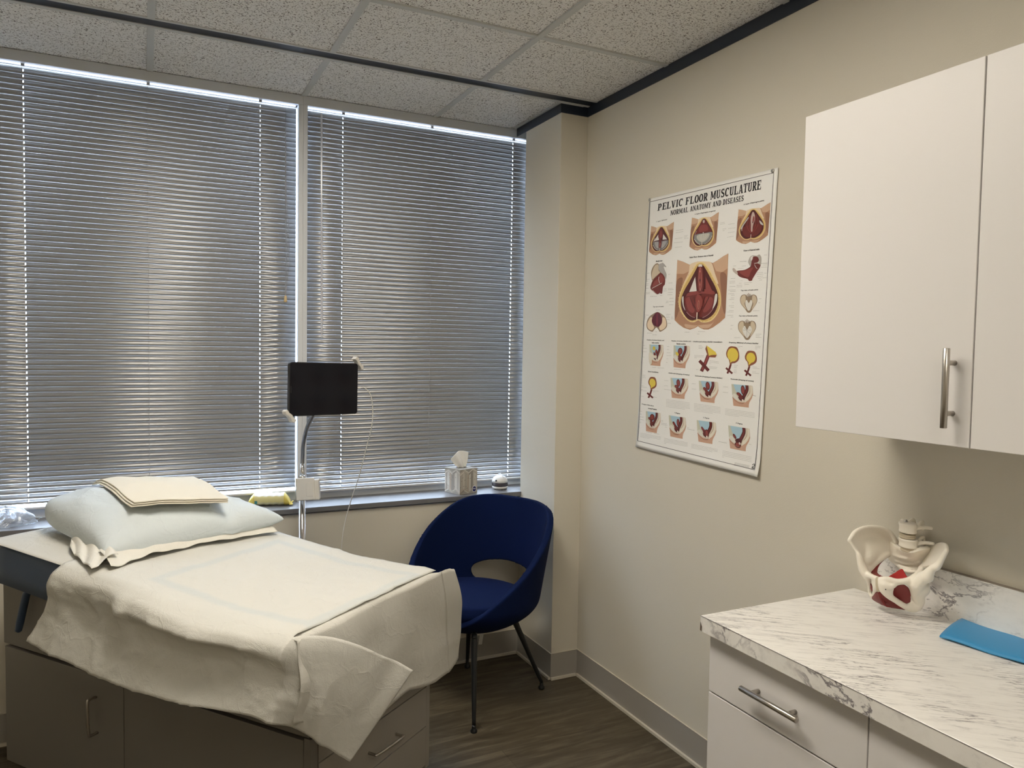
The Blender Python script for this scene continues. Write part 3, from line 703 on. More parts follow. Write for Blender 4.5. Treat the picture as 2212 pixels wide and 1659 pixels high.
# free flap past the foot corner: swings round in front of the end
FT = [(-.004, 0, .798), (.018, .032, .797), (.047, .083, .783), (.088, .150, .746), (.128, .218, .694), (.163, .280, .648)]     # upper edge (foot-ward, q, z)
FB = [(-.030, -.050, .595), (-.006, -.012, .578), (.014, .022, .552), (.034, .056, .520), (.054, .092, .480), (.073, .126, .446)]  # hem
ft = cr([Vector(p) for p in FT], 10); fb = cr([Vector(p) for p in FB], 10)
def flap0(u, b):
    i = u*(len(ft)-1); k = min(int(i), len(ft)-2); t_ = i-k
    p = ft[k].lerp(ft[k+1], t_).lerp(fb[k].lerp(fb[k+1], t_), b); return TP(-p.x, p.y, p.z)
def flap(u, b):
    k = min(1, u*4)
    bulge = .030*math.sin(math.pi*b)*(1-u)**.7 + nz((u*2.0, b*1.6, 6), 1.3, .012)*min(1, b*5)*(1-u*.7) + wr(u*.3, b*.25, 7)*.9*min(1, b*8)*(1-u*.8)
    bulge += .012*math.exp(-((u-.25-.35*b)/.08)**2)*b - .010*math.exp(-((u-.85)/.08)**2)*(1-b)
    return flap0(u, b) + (hang(0, b)-flap0(0, b))*(1-u)**3 + (-TU*.5-TV*.86)*bulge*k
gridUV(dm, flap, [1-i/50 for i in range(51)], [j/34 for j in range(35)])
o = dm.obj('drape_sheet', SHEETM, None, smooth=True)
md = o.modifiers.new('weld', 'WELD'); md.merge_threshold = .0015
md = o.modifiers.new('thickness', 'SOLIDIFY'); md.thickness = .0007; md.offset = 1
tag(o, 'white disposable sheet draped over the exam table with a loose corner flap', 'sheet')

# ---- pillow in a pale tissue case
def pz(s, q): return top_z(s) + .012
PC = {'nf': Vector((.800, .060)), 'ff': Vector((.640, .640)), 'fh': Vector((1.14, .665)), 'nh': Vector((1.305, .125))}
def pillow(u, v, side):
    # u 0 near .. 1 far ; v 0 foot .. 1 head
    a = PC['nf'].lerp(PC['ff'], u); b = PC['nh'].lerp(PC['fh'], u); p = a.lerp(b, v)
    # pinch the edges in between corners
    cen = (PC['nf']+PC['ff']+PC['fh']+PC['nh'])/4
    ex = (1-(2*u-1)**2); ey = (1-(2*v-1)**2)
    k = .05*(ex*(1-ey)+ey*(1-ex)); p = p.lerp(cen, k)
    if v > .5: p = p.lerp(cen, .16*(abs(2*u-1)*(2*v-1))**3)
    inf = max(0, ex)**.34*max(0, ey)**.34
    base = pz(p.x, p.y)
    rim = .018 + .030*u*(1-v) + .045*v*(1-u)
    if side > 0:
        h = rim + .112*inf*(1-.16*u) + .008*math.exp(-((u-.22)/.03)**2)*inf - .020*math.exp(-((u-.70)/.06)**2)*math.exp(-((v-.05)/.22)**2) + wr(p.x*.8, p.y*.8, 21)*1.6*inf + nz((u*4, v*4, 3), 1, .010)*inf
    else: h = rim - (rim-.001)*min(1, inf*1.5)
    return TP(p.x, p.y, base + h)
pm = MB(); n_ = 44
ks = [.5-.5*math.cos(math.pi*i/(n_-1)) for i in range(n_)]
gridUV(pm, lambda a, b: pillow(a, b, 1), ks, ks); gridUV(pm, lambda a, b: pillow(b, a, -1), ks, ks)
pil = pm.obj('pillow', PAPERB, None, smooth=True)
md = pil.modifiers.new('weld', 'WELD'); md.merge_threshold = .0006
tag(pil, 'plump pillow in a pale disposable case at the head of the exam table', 'pillow')
# open hem of the case: crumpled frill towards the near foot corner, flat tongue at the far corner
fr = MB()
def frill(u, b):
    p = PC['nf'].lerp(PC['ff'], u*.95); w_ = lerp(u, [0, .12, .3, .6, .8, 1], [.10, .06, .032, .018, .014, .03])
    s = p.x + .03 - (w_+.010)*b*(.9+.1*math.sin(u*9)); q = p.y - .030*b*(1-u)
    z = pz(s, q) + lerp(b, [0, .4, 1], [.030, .020, .004]) + (.012*math.sin(u*19+b*3) + .007*math.sin(u*47+b*2))*b*(1-b*.6)*(1-.85*u) + .004
    return TP(s, q, max(z, pz(s, q)+.001))
gridUV(fr, frill, [i/90 for i in range(91)], [j/14 for j in range(15)])
def frill2(u, b):
    a = u*1.0; s = lerp(a, [0, 1], [.76, 1.02]); q = lerp(a, [0, 1], [.075, .10]) - b*(.085*(1-a)**.6)
    z = pz(s, q) + .028*(1-b)*(1-a*.5) + .016*abs(math.sin(a*9+b*4))*(1-b*.5) + .002
    return TP(s, q, z)
gridUV(fr, frill2, [i/50 for i in range(51)], [j/12 for j in range(13)])
fr.obj('case_hem', PAPERC, pil, smooth=True, solid=.0006)
# folded stack of cream cases on the pillow
qs = [at(215, 1056, 'Z', .985), at(405, 1043, 'Z', .995), at(484, 1104, 'Z', .975), at(376, 1117, 'Z', .965), at(286, 1110, 'Z', .965)]
P00 = qs[0]; P10 = qs[1]; P11 = qs[2]; P01 = qs[4]
def pillow_top(P):
    """height of the pillow under a world point"""
    d = P - TM; s, q = d.dot(TU), d.dot(TV); best = None
    for i in range(21):
        for j in range(21):
            a = i/20; b = j/20; T_ = pillow(a, b, 1); dd = (T_.x-P.x)**2 + (T_.y-P.y)**2
            if best is None or dd < best[0]: best = (dd, T_.z)
    return best[1]
C4 = [TP(1.205, .310, 0), TP(1.055, .600, 0), TP(.700, .440, 0), TP(.835, .185, 0)]
PT = {}
for i in range(7):
    for j in range(7):
        p = C4[0].lerp(C4[1], i/6).lerp(C4[3].lerp(C4[2], i/6), j/6); PT[i, j] = pillow_top(p)
PM_ = sum(PT.values())/49
PT = {(i, j): .55*np.mean([PT[a, b] for a in range(max(0, i-2), min(7, i+3)) for b in range(max(0, j-2), min(7, j+3))]) + .45*max(PT[i, j], PM_-.004) + .004 for i in range(7) for j in range(7)}
def ptop(u, v):
    x = u*6; y = v*6; i = min(int(x), 5); j = min(int(y), 5); a = x-i; b = y-j
    return (PT[i, j]*(1-a)+PT[i+1, j]*a)*(1-b) + (PT[i, j+1]*(1-a)+PT[i+1, j+1]*a)*b
for k in range(3):
    mb = MB()
    def fold(u, v, k=k):
        uu = u + (0 if k == 2 else -.018*(2-k)*(1-u)); p = C4[0].lerp(C4[1], uu).lerp(C4[3].lerp(C4[2], uu), v)
        z = ptop(min(1, max(0, u)), min(1, max(0, v))) + .010 + k*.0062 + .006*math.sin(math.pi*u)*math.sin(math.pi*v) + wr(p.x*.6, p.y*.6, 30)*.4
        return Vector((p.x, p.y, z))
    gridUV(mb, fold, [i/26 for i in range(27)], [j/26 for j in range(27)])
    tag(mb.obj('folded_pillowcase', LINEN, None, smooth=True, solid=.0042, bevel=.0015), ['lowest folded cream pillowcase of the stack on the pillow', 'middle folded cream pillowcase of the stack on the pillow', 'top folded cream pillowcase of the stack on the pillow'][k], 'pillowcase', 'folded cream pillowcases on the pillow')

# ================================================================ chair
CO = Vector((1.283, 2.965, 0)); CFd = Vector((-.88, -.476, 0)).normalized(); CN = Vector((.476, -.88, 0)).normalized()
def CH(fwd, side, z): return CO + CFd*fwd + CN*side + Vector((0, 0, z))
ch = empty('side_chair', 'royal blue upholstered chair with an oval back opening and black legs', 'chair')
TA = [0, 30, 50, 75, 100, 130, 155, 180]
RH = [.842, .836, .806, .715, .600, .475, .408, .392]     # rim height by angle from the back
RR = [.272, .300, .322, .318, .300, .272, .268, .272]     # rim radius
def spl(a, xs, ys):
    """smooth even spline through the knots, mirrored at both ends"""
    X = [-xs[1]]+xs+[2*xs[-1]-xs[-2]]; Yk = [ys[1]]+ys+[ys[-2]]
    for i in range(1, len(X)-2):
        if a <= X[i+1]:
            t = (a-X[i])/(X[i+1]-X[i]); h = X[i+1]-X[i]
            m0 = (Yk[i+1]-Yk[i-1])/(X[i+1]-X[i-1])*h; m1 = (Yk[i+2]-Yk[i])/(X[i+2]-X[i])*h
            return (2*t**3-3*t*t+1)*Yk[i]+(t**3-2*t*t+t)*m0+(-2*t**3+3*t*t)*Yk[i+1]+(t**3-t*t)*m1
    return ys[-1]
def shell(th, t):
    a = min(abs(math.degrees(th)), 180); h = spl(a, TA, RH); r = spl(a, TA, RR)
    zb = .352; rb = .135; z = zb + (h-zb)*t; zl = min(1, (z-zb)/.11)
    rr = rb + (.262-rb)*math.sin(zl*math.pi/2)**.8 + (r-.262)*t
    if a < 90: rr += .030*max(0, (z-.44)/.40)*math.cos(math.radians(a))**2*(1 if z < .75 else 1)
    return CH(-rr*math.cos(th), rr*math.sin(th), z)
NU, NV = 120, 34
sm = MB(); sv = [shell(-math.pi+2*math.pi*i/NU, j/(NV-1)) for j in range(NV) for i in range(NU)]
sf = [(j*NU+i, j*NU+(i+1) % NU, (j+1)*NU+(i+1) % NU, (j+1)*NU+i) for j in range(NV-1) for i in range(NU)]
sb = len(sv); sv.append(CH(0, 0, .352)); sf += [(sb, (i+1) % NU, i) for i in range(NU)]
sm.add(sv, sf)
so = sm.obj('shell', CHAIRF, ch, smooth=True)
md = so.modifiers.new('padding', 'SOLIDIFY'); md.thickness = .028; md.offset = 0
# kidney shaped opening above the seat, cut right through the padded shell
km = MB(); n_k = 48; ring = []
for k in range(n_k):
    a = 2*math.pi*k/n_k; c_, s_ = math.cos(a), math.sin(a)
    th = .70*math.copysign(abs(c_)**.85, c_); z = .500 + (.048 if s_ > 0 else .075)*math.copysign(abs(s_)**.85, s_) - .012*abs(c_)
    ring.append((th, z))
km.add([CH(-.12*math.cos(t_), .12*math.sin(t_), z) for t_, z in ring]+[CH(-.50*math.cos(t_), .50*math.sin(t_), z) for t_, z in ring], [tuple(range(n_k)), tuple(range(n_k, 2*n_k))[::-1]]+[(i, n_k+i, n_k+(i+1) % n_k, (i+1) % n_k) for i in range(n_k)])
ko = km.obj('cutter', CHAIRF)
bo = so.modifiers.new('opening', 'BOOLEAN'); bo.operation = 'DIFFERENCE'; bo.solver = 'EXACT'; bo.object = ko
bpy.context.view_layer.update()
me_ = bpy.data.meshes.new_from_object(so.evaluated_get(bpy.context.evaluated_depsgraph_get()))
so.modifiers.clear(); so.data = me_; bpy.data.objects.remove(ko)
md = so.modifiers.new('fuse', 'REMESH'); md.mode = 'VOXEL'; md.voxel_size = .0045; md.use_smooth_shade = True
md = so.modifiers.new('soften', 'SMOOTH'); md.iterations = 7; md.factor = .6
cs = MB()
def cushn(u, v):
    a = 2*math.pi*u; 
    if v < .5: k = v*2; r = .232*k; z = .470 + .016*(1-k*k)
    else: k = (v-.5)*2; r = .232 + .012*math.sin(math.pi*k) - .02*max(0, k-.6); z = .470 - .068*k
    f = r*math.cos(a); s = r*math.sin(a)*1.03
    z += .012*(f/.24) * (1 if f > 0 else .3)
    return CH(f+.01, s, z)
cs.grid(cushn, 48, 22, True); cs.obj('seat_cushion', CHAIRF, ch, smooth=True)
def cleg(foot, top, name='leg'):
    foot = Vector(foot); top = Vector(top); m_ = MB()
    d = foot-top; kn = top + Vector((d.x*.10, d.y*.10, -.016))
    m_.tube(cr([top+Vector((-d.x*.25, -d.y*.25, .004)), top, kn+Vector((0, 0, -.02)), foot+Vector((0, 0, .03))], 8), [.013]*8+[.0135]*8+[.0135-.0055*i/8 for i in range(9)], 14)
    l_ = m_.obj(name, LEGM, ch, smooth=True)
    MB().lathe([(.007, .030), (.009, .022), (.008, .017), (.0135, .011), (.0140, .003), (.012, 0)], 16, Matrix.Translation((foot.x, foot.y, 0))).obj('glide', LEGM, l_, smooth=True)
L1 = Vector((1.176, 2.688, 0)); L2 = Vector((1.606, 2.920, 0)); L3 = Vector((1.388, 3.262, 0)); L4 = L1+L3-L2
for lf in (L1, L2, L3, L4):
    dd = Vector((lf.x-CO.x, lf.y-CO.y, 0)); 
    cleg(lf, Vector((CO.x, CO.y, .352)) + dd*(.56 if lf is not L1 else .72))
tg = MB(); tg.box(-.012, .012, -.0006, .0006, 0, .05, Matrix.Translation(at(1037, 1392, 'Y', 3.05)) @ Matrix.Rotation(R(20), 4, 'Z') @ Matrix.Rotation(R(12), 4, 'Y')); tg.obj('care_tag', PAPER, ch)
base_at(ch, (CO.x, CO.y, 0))
# ================================================================ tablet floor stand, tablet, cable, charger box
PX, PY = .582, 3.10
st = empty('tablet_stand', 'chrome floor stand with a gooseneck holding the tablet beside the exam table', 'stand')
MB().lathe([(.13, 0), (.13, .006), (.125, .012), (.03, .018), (.018, .024), (.016, .03)], 40, Matrix.Translation((PX, PY, 0))).obj('base', BLACK, st, smooth=True)
MB().tube([(PX, PY, .02), (PX, PY, .99)], .0125, 24).obj('pole', CHROME, st, smooth=True)
MB().tube([(PX, PY, .965), (PX, PY, 1.045)], .009, 20).lathe([(.014, 0), (.014, .02), (.010, .024)], 20, Matrix.Translation((PX, PY, .975))).obj('collar', CHROME, st, smooth=True)
BL = at(624, 900, 'Y', 2.80); BR = at(772, 894, 'Y', 2.925); TLc = at(619.6, 781.6, 'Y', 2.80)
ex = (BR-BL).normalized(); ey = (TLc-BL); ey = (ey - ex*ey.dot(ex)).normalized(); ez = ex.cross(ey); 
if ez.y > 0: ez = -ez
TW_ = (BR-BL).length; THt = (TLc-BL).length
TT = Matrix.Translation(BL) @ Matrix((ex, ey, ez)).transposed().to_4x4()
g0 = Vector((PX, PY, 1.04)); g3 = BL + ex*(TW_*.42) + ey*(THt*.35) - ez*.035
gp = cr([g0, g0+Vector((.000, -.006, .04)), at(655, 960, 'Y', 3.06), at(663, 925, 'Y', 3.0), at(676, 893, 'Y', 2.93), g3], 30)
rr = [.0072 + .0006*(i % 2) for i in range(len(gp))]
MB().tube(gp, rr, 14).obj('gooseneck', mat('grey_flex_metal', (.33, .33, .34), .3, 1), st, smooth=True)
hb = MB(); hb.box(TW_*.30, TW_*.62, THt*.25, THt*.70, -.030, -.012, TT)
hb.tube([TT @ Vector((TW_*.45, THt*.45, -.02)), TT @ Vector((-.004, .004, -.016))], .006, 10).tube([TT @ Vector((TW_*.45, THt*.45, -.02)), TT @ Vector((TW_+.002, THt-.002, -.016))], .006, 10)
hb.obj('holder_plate', mat('dark_grey_plastic', (.05, .05, .05), .5), st, bevel=.002)
def clamp(cx, cy, a):
    m_ = MB(); T = TT @ Matrix.Translation((cx, cy, 0)) @ Matrix.Rotation(a, 4, 'Z')
    pts = [(-.030, .012), (-.020, .017), (-.006, .012), (.006, .012), (.020, .016), (.030, .010), (.027, -.001), (.014, .002), (0, -.001), (-.014, .002), (-.027, -.001)]
    b0 = [T @ Vector((x, y, .009)) for x, y in pts]; b1 = [T @ Vector((x, y, -.016)) for x, y in pts]; n_ = len(pts)
    m_.add(b0+b1, [tuple(range(n_))[::-1], tuple(range(n_, 2*n_))] + [(i, (i+1) % n_, n_+(i+1) % n_, n_+i) for i in range(n_)])
    m_.obj('corner_clamp', mat('grey_white_plastic', (.52, .50, .46), .4), st, bevel=.0022)
clamp(TW_-.004, THt-.004, R(-52)); clamp(.008, .006, R(135))
base_at(st, (PX, PY, 0))
tb = empty('tablet', 'black tablet computer clamped on the gooseneck stand', 'tablet')
def rrect(w_, h_, r, n=6):
    out = []
    for cx, cy, a0 in ((w_-r, h_-r, 0), (r, h_-r, 90), (r, r, 180), (w_-r, r, 270)):
        for k in range(n+1): a = R(a0+90*k/n); out.append((cx+r*math.cos(a), cy+r*math.sin(a)))
    return out
def slab(mb, outl, z0, z1, T):
    n_ = len(outl); mb.add([T @ Vector((x, y, z1)) for x, y in outl]+[T @ Vector((x, y, z0)) for x, y in outl], [tuple(range(n_)), tuple(range(n_, 2*n_))[::-1]] + [(i, n_+i, n_+(i+1) % n_, (i+1) % n_) for i in range(n_)]); return mb
slab(MB(), rrect(TW_, THt, .012), -.012, 0, TT).obj('case', BLACK, tb, bevel=.0012)
slab(MB(), rrect(TW_-.006, THt-.006, .009), 0, .0006, TT @ Matrix.Translation((.003, .003, 0))).obj('screen', SCREEN, tb)
slab(MB(), rrect(.0035, .026, .0015), 0, .0007, TT @ Matrix.Translation((.0052, THt*.43, .0002))).obj('camera_strip', mat('pure_black', (0.001, .001, .001), .3), tb)
base_at(tb, BL)
pc = TT @ Vector((TW_+.001, THt*.52, -.006))
cp = [pc, pc+ex*.022, at(788, 838, 'Y', 2.94), at(800, 852, 'Y', 2.95), at(805, 880, 'Y', 2.97), at(803, 920, 'Y', 3.0), at(792, 965, 'Y', 3.05), at(775, 1030, 'Y', 3.10), at(757, 1085, 'Y', 3.15), at(745, 1130, 'Y', 3.18), at(738, 1180, 'Y', 3.18), at(736, 1260, 'Y', 3.16), Vector((.80, 3.17, .20)), Vector((.80, 3.20, .004)), Vector((.70, 3.24, .003))]
cab = empty('charging_cable', 'thin white charging cable looping down from the tablet', 'cable')
MB().tube(cr(cp, 10), .0019, 8).obj('cord', WHITEP, cab, smooth=True)
MB().box(TW_+.0005, TW_+.018, THt*.52-.0035, THt*.52+.0035, -.009, -.004, TT).obj('plug', WHITEP, cab, bevel=.0008)
base_at(cab, pc)
# white box strapped on the pole
cbx = empty('charger_box', 'white plastic box clipped round the stand pole', 'box')
qa = at(638, 1031, 'Y', 3.075); 
BT = Matrix.Translation((PX-.022, PY-.030, .904)) @ Matrix.Rotation(R(-22), 4, 'Z') @ Matrix.Rotation(R(-3), 4, 'Y')
MB().box(0, .088, -.018, .012, 0, .082, BT).obj('housing', WHITEP, cbx, bevel=.004)
MB().box(-.001, .072, -.028, -.017, .003, .092, BT).obj('cover', WHITEP, cbx, bevel=.003)
MB().box(.040, .068, -.0295, -.027, .018, .072, BT).obj('panel', WHITEP, cbx, bevel=.0012)
base_at(cbx, (PX, PY, .892))

# ================================================================ things on the sill
# tissue box
tx = empty('tissue_box', 'cube tissue box with grey wood chevron print on the window sill', 'tissue box')
k0 = Vector((1.369, 3.337, ZS)); S = .112; HB = .122
TB = Matrix.Translation(k0) @ Matrix.Rotation(R(19), 4, 'Z')
CARD = ink_mat('printed_cardboard', .55)
bx = MB(); bx.col = (.34, .32, .28); bx.box(0, S, 0, S, 0.001, HB, TB)
rnd = random.Random(3)
def chevs(side):
    """wood strip chevron print on one face, as flat inlays"""
    def W(a, z, d): 
        return TB @ (Vector((a, -d, z)) if side == 0 else Vector((-d, a, z)))
    cols = [(.56, .53, .46), (.42, .39, .33), (.62, .59, .52), (.30, .27, .23), (.50, .45, .38), (.66, .62, .54), (.45, .36, .28)]
    for cell in range(2):
        for half in range(2):
            x0 = cell*S/2 + half*S/4
            for k in range(4):
                bx.col = rnd.choice(cols)
                o_ = k*S/16+.0006; w_ = S/16-.0012
                if half == 0: xs_ = (x0+o_, x0+o_+w_); zt_ = lambda x: HB-.016-(x-x0)*.0 - (S/4-(x-x0))*.55
                else: xs_ = (x0+o_, x0+o_+w_); zt_ = lambda x: HB-.016-(x-x0)*.55
                zb_ = lambda x: zt_(x)-.082
                d = .0003
                f = [W(xs_[0], zb_(xs_[0]), d), W(xs_[1], zb_(xs_[1]), d), W(xs_[1], zt_(xs_[1]), d), W(xs_[0], zt_(xs_[0]), d)]
                bx.add(f if side == 0 else f[::-1], [(0, 1, 2, 3)])
                if rnd.random() < .6:
                    zc = rnd.uniform(.025, .09); bx.col = (.20, .17, .14)
                    f = [W(xs_[0], zc, .0005), W(xs_[1], zc+.003, .0005), W(xs_[1], zc+.0055, .0005), W(xs_[0], zc+.002, .0005)]
                    bx.add(f if side == 0 else f[::-1], [(0, 1, 2, 3)])
            for k in range(2):      # slanted strips capping the chevron
                bx.col = rnd.choice(cols); y0 = HB-.0145+k*.0075; sl = .55
                za = (y0-S/4*sl, y0) if half == 0 else (y0, y0-S/4*sl)
                for (zc0, zc1, cc) in ((za[0], za[1], bx.col), (za[0]-.091, za[1]-.091, rnd.choice(cols))):
                    bx.col = cc; hgt = .0065
                    z_ = [max(.002, min(HB-.0005, q)) for q in (zc0, zc1, zc1+hgt, zc0+hgt)]
                    f = [W(x0+.0004, z_[0], .0003), W(x0+S/4-.0004, z_[1], .0003), W(x0+S/4-.0004, z_[2], .0003), W(x0+.0004, z_[3], .0003)]
                    bx.add(f if side == 0 else f[::-1], [(0, 1, 2, 3)])
chevs(0); chevs(1)
bx.obj('box', CARD, tx, color=True)
ol = MB(); ol.grid(lambda u, v: TB @ Vector((S/2+.030*math.cos(2*math.pi*u)*v, S/2+.022*math.sin(2*math.pi*u)*v, HB+.0004)), 28, 3, True); ol.obj('opening', mat('dark_slot', (.06, .055, .05), .8), tx)
lg = MB(); LT = TB @ Matrix.Translation((S-.019, -.0006, .020)) @ Matrix.Rotation(R(90), 4, 'X')
def disc(mb, T, r0, z, n_=28): mb.add([T @ Vector((r0*math.cos(2*math.pi*k/n_), r0*1.1*math.sin(2*math.pi*k/n_), z)) for k in range(n_)], [tuple(range(n_))])
lg.col = (.72, .72, .72); disc(lg, LT, .0145, 0); lg.col = (.012, .012, .12); disc(lg, LT, .0118, .0004)
lo = lg.obj('badge', CARD, tx, color=True)
def text_mesh(name, s, m, parent, T, width, height=None, bold=0, shear=0, fit=True):
    """lettering as a flat mesh; T places its lower left corner, x along the text"""
    c_ = bpy.data.curves.new('tmp', 'FONT'); c_.body = s; c_.size = 1; c_.offset = bold; c_.shear = shear; c_.resolution_u = 2
    to = bpy.data.objects.new('tmp', c_); COL.objects.link(to); bpy.context.view_layer.update()
    dg = bpy.context.evaluated_depsgraph_get(); me = bpy.data.meshes.new_from_object(to.evaluated_get(dg)); bpy.data.objects.remove(to)
    xs_ = [v.co.x for v in me.vertices]; ys_ = [v.co.y for v in me.vertices]
    x0, x1, y0, y1 = min(xs_), max(xs_), min(ys_), max(ys_)
    sx = width/(x1-x0); sy = (height/(y1-y0)) if height else sx
    for v in me.vertices: v.co = T @ Vector(((v.co.x-x0)*sx, (v.co.y-y0)*sy, 0))
    me.materials.clear(); me.materials.append(m); me.name = name
    o_ = bpy.data.objects.new(name, me); return link(o_, parent)
text_mesh('lettering', 'Kleenex', mat('badge_white', (.8, .8, .8), .5), lo, LT @ Matrix.Translation((-.0092, -.001, .0008)), .0185, .0062, .02, .3)
# tissue standing out of the slot
ts = MB()
def tis(u, v):
    x = (u-.5)*(.030 + .050*v - .030*max(0, v-.55)) - .022*v*(1-u)*1.5 - .012*v; y = .008*math.sin(u*9+v*2)*(1-.3*v) + .010*v*math.sin(u*4)
    z = HB-.012 + v*(.086 - .030*(1-u)**2 + .012*math.sin(u*3.1)) 
    return TB @ Vector((S*.62+x, S/2+y, z))
gridUV(ts, tis, [i/30 for i in range(31)], [j/22 for j in range(23)])
ts.obj('tissue', mat('white_tissue', (.80, .79, .76), .85, bump=(200, .3, .002)), tx, smooth=True, solid=.0006)
base_at(tx, k0)
# small round white and dark gadget
gd = empty('desktop_gadget', 'small round white and dark device on the sill by the pilaster', 'device')
gc = Vector((1.618, 3.415, ZS)); GT = Matrix.Translation(gc) @ Matrix.Rotation(R(-20), 4, 'Z')
def dome(name, prof, m):
    return MB().lathe(prof, 36, GT).obj(name, m, gd, smooth=True)
dome('base', [(.028, .003), (.036, .004), (.0395, .012), (.0395, .017)], WHITEP)
dome('clear_band', [(.0393, .017), (.0402, .022), (.0398, .034), (.0385, .036)], mat('smoked_plastic', (.05, .045, .055), .12))
dome('lid', [(.0398, .036), (.0385, .046), (.033, .058), (.024, .066), (.012, .0695), (.002, .0705)], WHITEP)
MB().grid(lambda u, v: GT @ Vector((.012*math.sin(math.pi*(u-.5))*1.2+.0, .036*math.cos(math.pi*u)*1.0*(.85), .040+.034*math.sin(math.pi*u)+.002+v*.004)), 24, 3).obj('carry_strap', WHITEP, gd, smooth=True, solid=.0025)
MB().lathe([(.0045, 0), (.0045, .003), (.002, .0035)], 16, GT @ Matrix.Rotation(R(-125), 4, 'Z') @ Matrix.Translation((.0365, 0, .047)) @ Matrix.Rotation(R(75), 4, 'Y')).obj('button', SCREEN, gd, smooth=True)
for a in (20, 110, 200, 290): MB().lathe([(.005, 0), (.005, .004)], 10, GT @ Matrix.Translation((.026*math.cos(R(a)), .026*math.sin(R(a)), 0))).obj('foot', BLACK, gd)
base_at(gd, gc)
# packet of wipes
wp = empty('wipes_packet', 'yellow and white soft packet of wipes lying on the sill', 'packet')
a_ = at(531, 1090, 'Z', ZS+.003); b_ = at(622, 1088, 'Z', ZS+.003); a_.z = b_.z = ZS; a_.y -= .045; b_.y -= .045; wx = (b_-a_); LW = wx.length; wx.normalize(); wy = Vector((-wx.y, wx.x, 0))
WT = Matrix.Translation(a_) @ Matrix((wx, wy, Vector((0, 0, 1)))).transposed().to_4x4()
YEL = (.62, .50, .10); CRM = (.70, .66, .42)
wb = MB()
def wfn(u, v):
    a = 2*math.pi*v; e = min(1, min(u, 1-u)/.14)**.55; x = u*LW
    y = .036 + .034*math.cos(a)*(.75+.25*e); hgt = .024*e+.0035
    z = hgt + hgt*math.copysign(abs(math.sin(a))**.6, math.sin(a))*.96 + .0012*math.sin(u*40)*e + .001
    return WT @ Vector((x, y, max(z, .0008)))
nu_, nv_ = 50, 28; vs_ = [wfn(i/(nu_-1), j/nv_) for j in range(nv_) for i in range(nu_)]; b0 = len(wb.v); wb.v += [tuple(p) for p in vs_]
for j in range(nv_):
    for i in range(nu_-1):
        u = i/(nu_-1); wb.f.append([b0+j*nu_+i, b0+((j+1) % nv_)*nu_+i, b0+((j+1) % nv_)*nu_+i+1, b0+j*nu_+i+1]); wb.m.append(0)
        side = .5 < j/nv_ < .95; wb.c.append(YEL if (u < .15 or u > .84) else (CRM if side else ((.74, .72, .66) if .12 < j/nv_ < .40 else (.66, .60, .28))))
wb.obj('wrapper', CARD, wp, smooth=True, color=True)
for sgn, x0 in ((-1, 0), (1, LW)):
    fin = MB(); fin.col = YEL
    fin.grid(lambda u, v, s_=sgn, x_=x0: WT @ Vector((x_+s_*(v*.013+.002*math.sin(u*18)*v)-s_*.002, .004+u*.064, .006+.010*math.sin(u*3)*v+.002*math.sin(u*25))), 20, 4)
    fin.obj('end_fin', CARD, wp, color=True, solid=.0008)
lb = MB(); lb.col = (.05, .22, .22)
def wside(u, z): return WT @ Vector((u*LW, -.0013+.0022, z))
lb.add([wside(.17, .012), wside(.235, .012), wside(.235, .026), wside(.17, .026)], [(0, 1, 2, 3)]); lb.obj('label_patch', CARD, wp, color=True)
base_at(wp, a_)
# clear bag with a mask / tubing at the left end of the sill
CLEAR = mat('clear_film', (.80, .84, .90), .12, trans=.75, alpha=.55)
bg_ = empty('plastic_bag', 'crumpled clear plastic bag at the left end of the sill', 'plastic bag')
cb0 = at(30, 1122, 'Z', ZS+.0); cb0.y = 3.415
pb = MB()
def bagf(u, v):
    a = 2*math.pi*u; b = math.pi*(v*.5)
    r = 1 + .16*math.sin(a*3+1) + .07*math.sin(a*7+v*9) + .05*math.sin(a*11-v*17)
    return Vector((cb0.x + .075*math.cos(a)*math.cos(b)*r*1.1 - .01, cb0.y - .01 + .045*math.sin(a)*math.cos(b)*r, ZS+.0015+.060*math.sin(b)*(1+.25*math.sin(a*2+2)+.1*math.sin(a*9+v*5))))
pb.grid(bagf, 60, 18, True)
pb.obj('film', CLEAR, bg_, smooth=True, solid=.0003)
mk = MB(); mk.tube(cr([cb0+Vector((-.045, 0, .02)), cb0+Vector((-.01, -.012, .038)), cb0+Vector((.03, -.012, .022)), cb0+Vector((.055, 0, .008))], 8), .0045, 10); mk.ell(cb0+Vector((.0, -.008, .018)), (.026, .016, .012)); mk.obj('contents', mat('grey_clear_moulding', (.38, .40, .44), .2), bg_, smooth=True)
rim = MB(); rim.tube(cr([cb0+Vector((.055+.050*math.cos(a*.5236*2), .008+.018*math.sin(a*.5236*2), .012+.012*math.cos(a*.5236*2+1))) for a in range(7)], 6), .0016, 8); rim.obj('ring', mat('grey_ring', (.33, .33, .33), .3), bg_, smooth=True)
base_at(bg_, cb0)
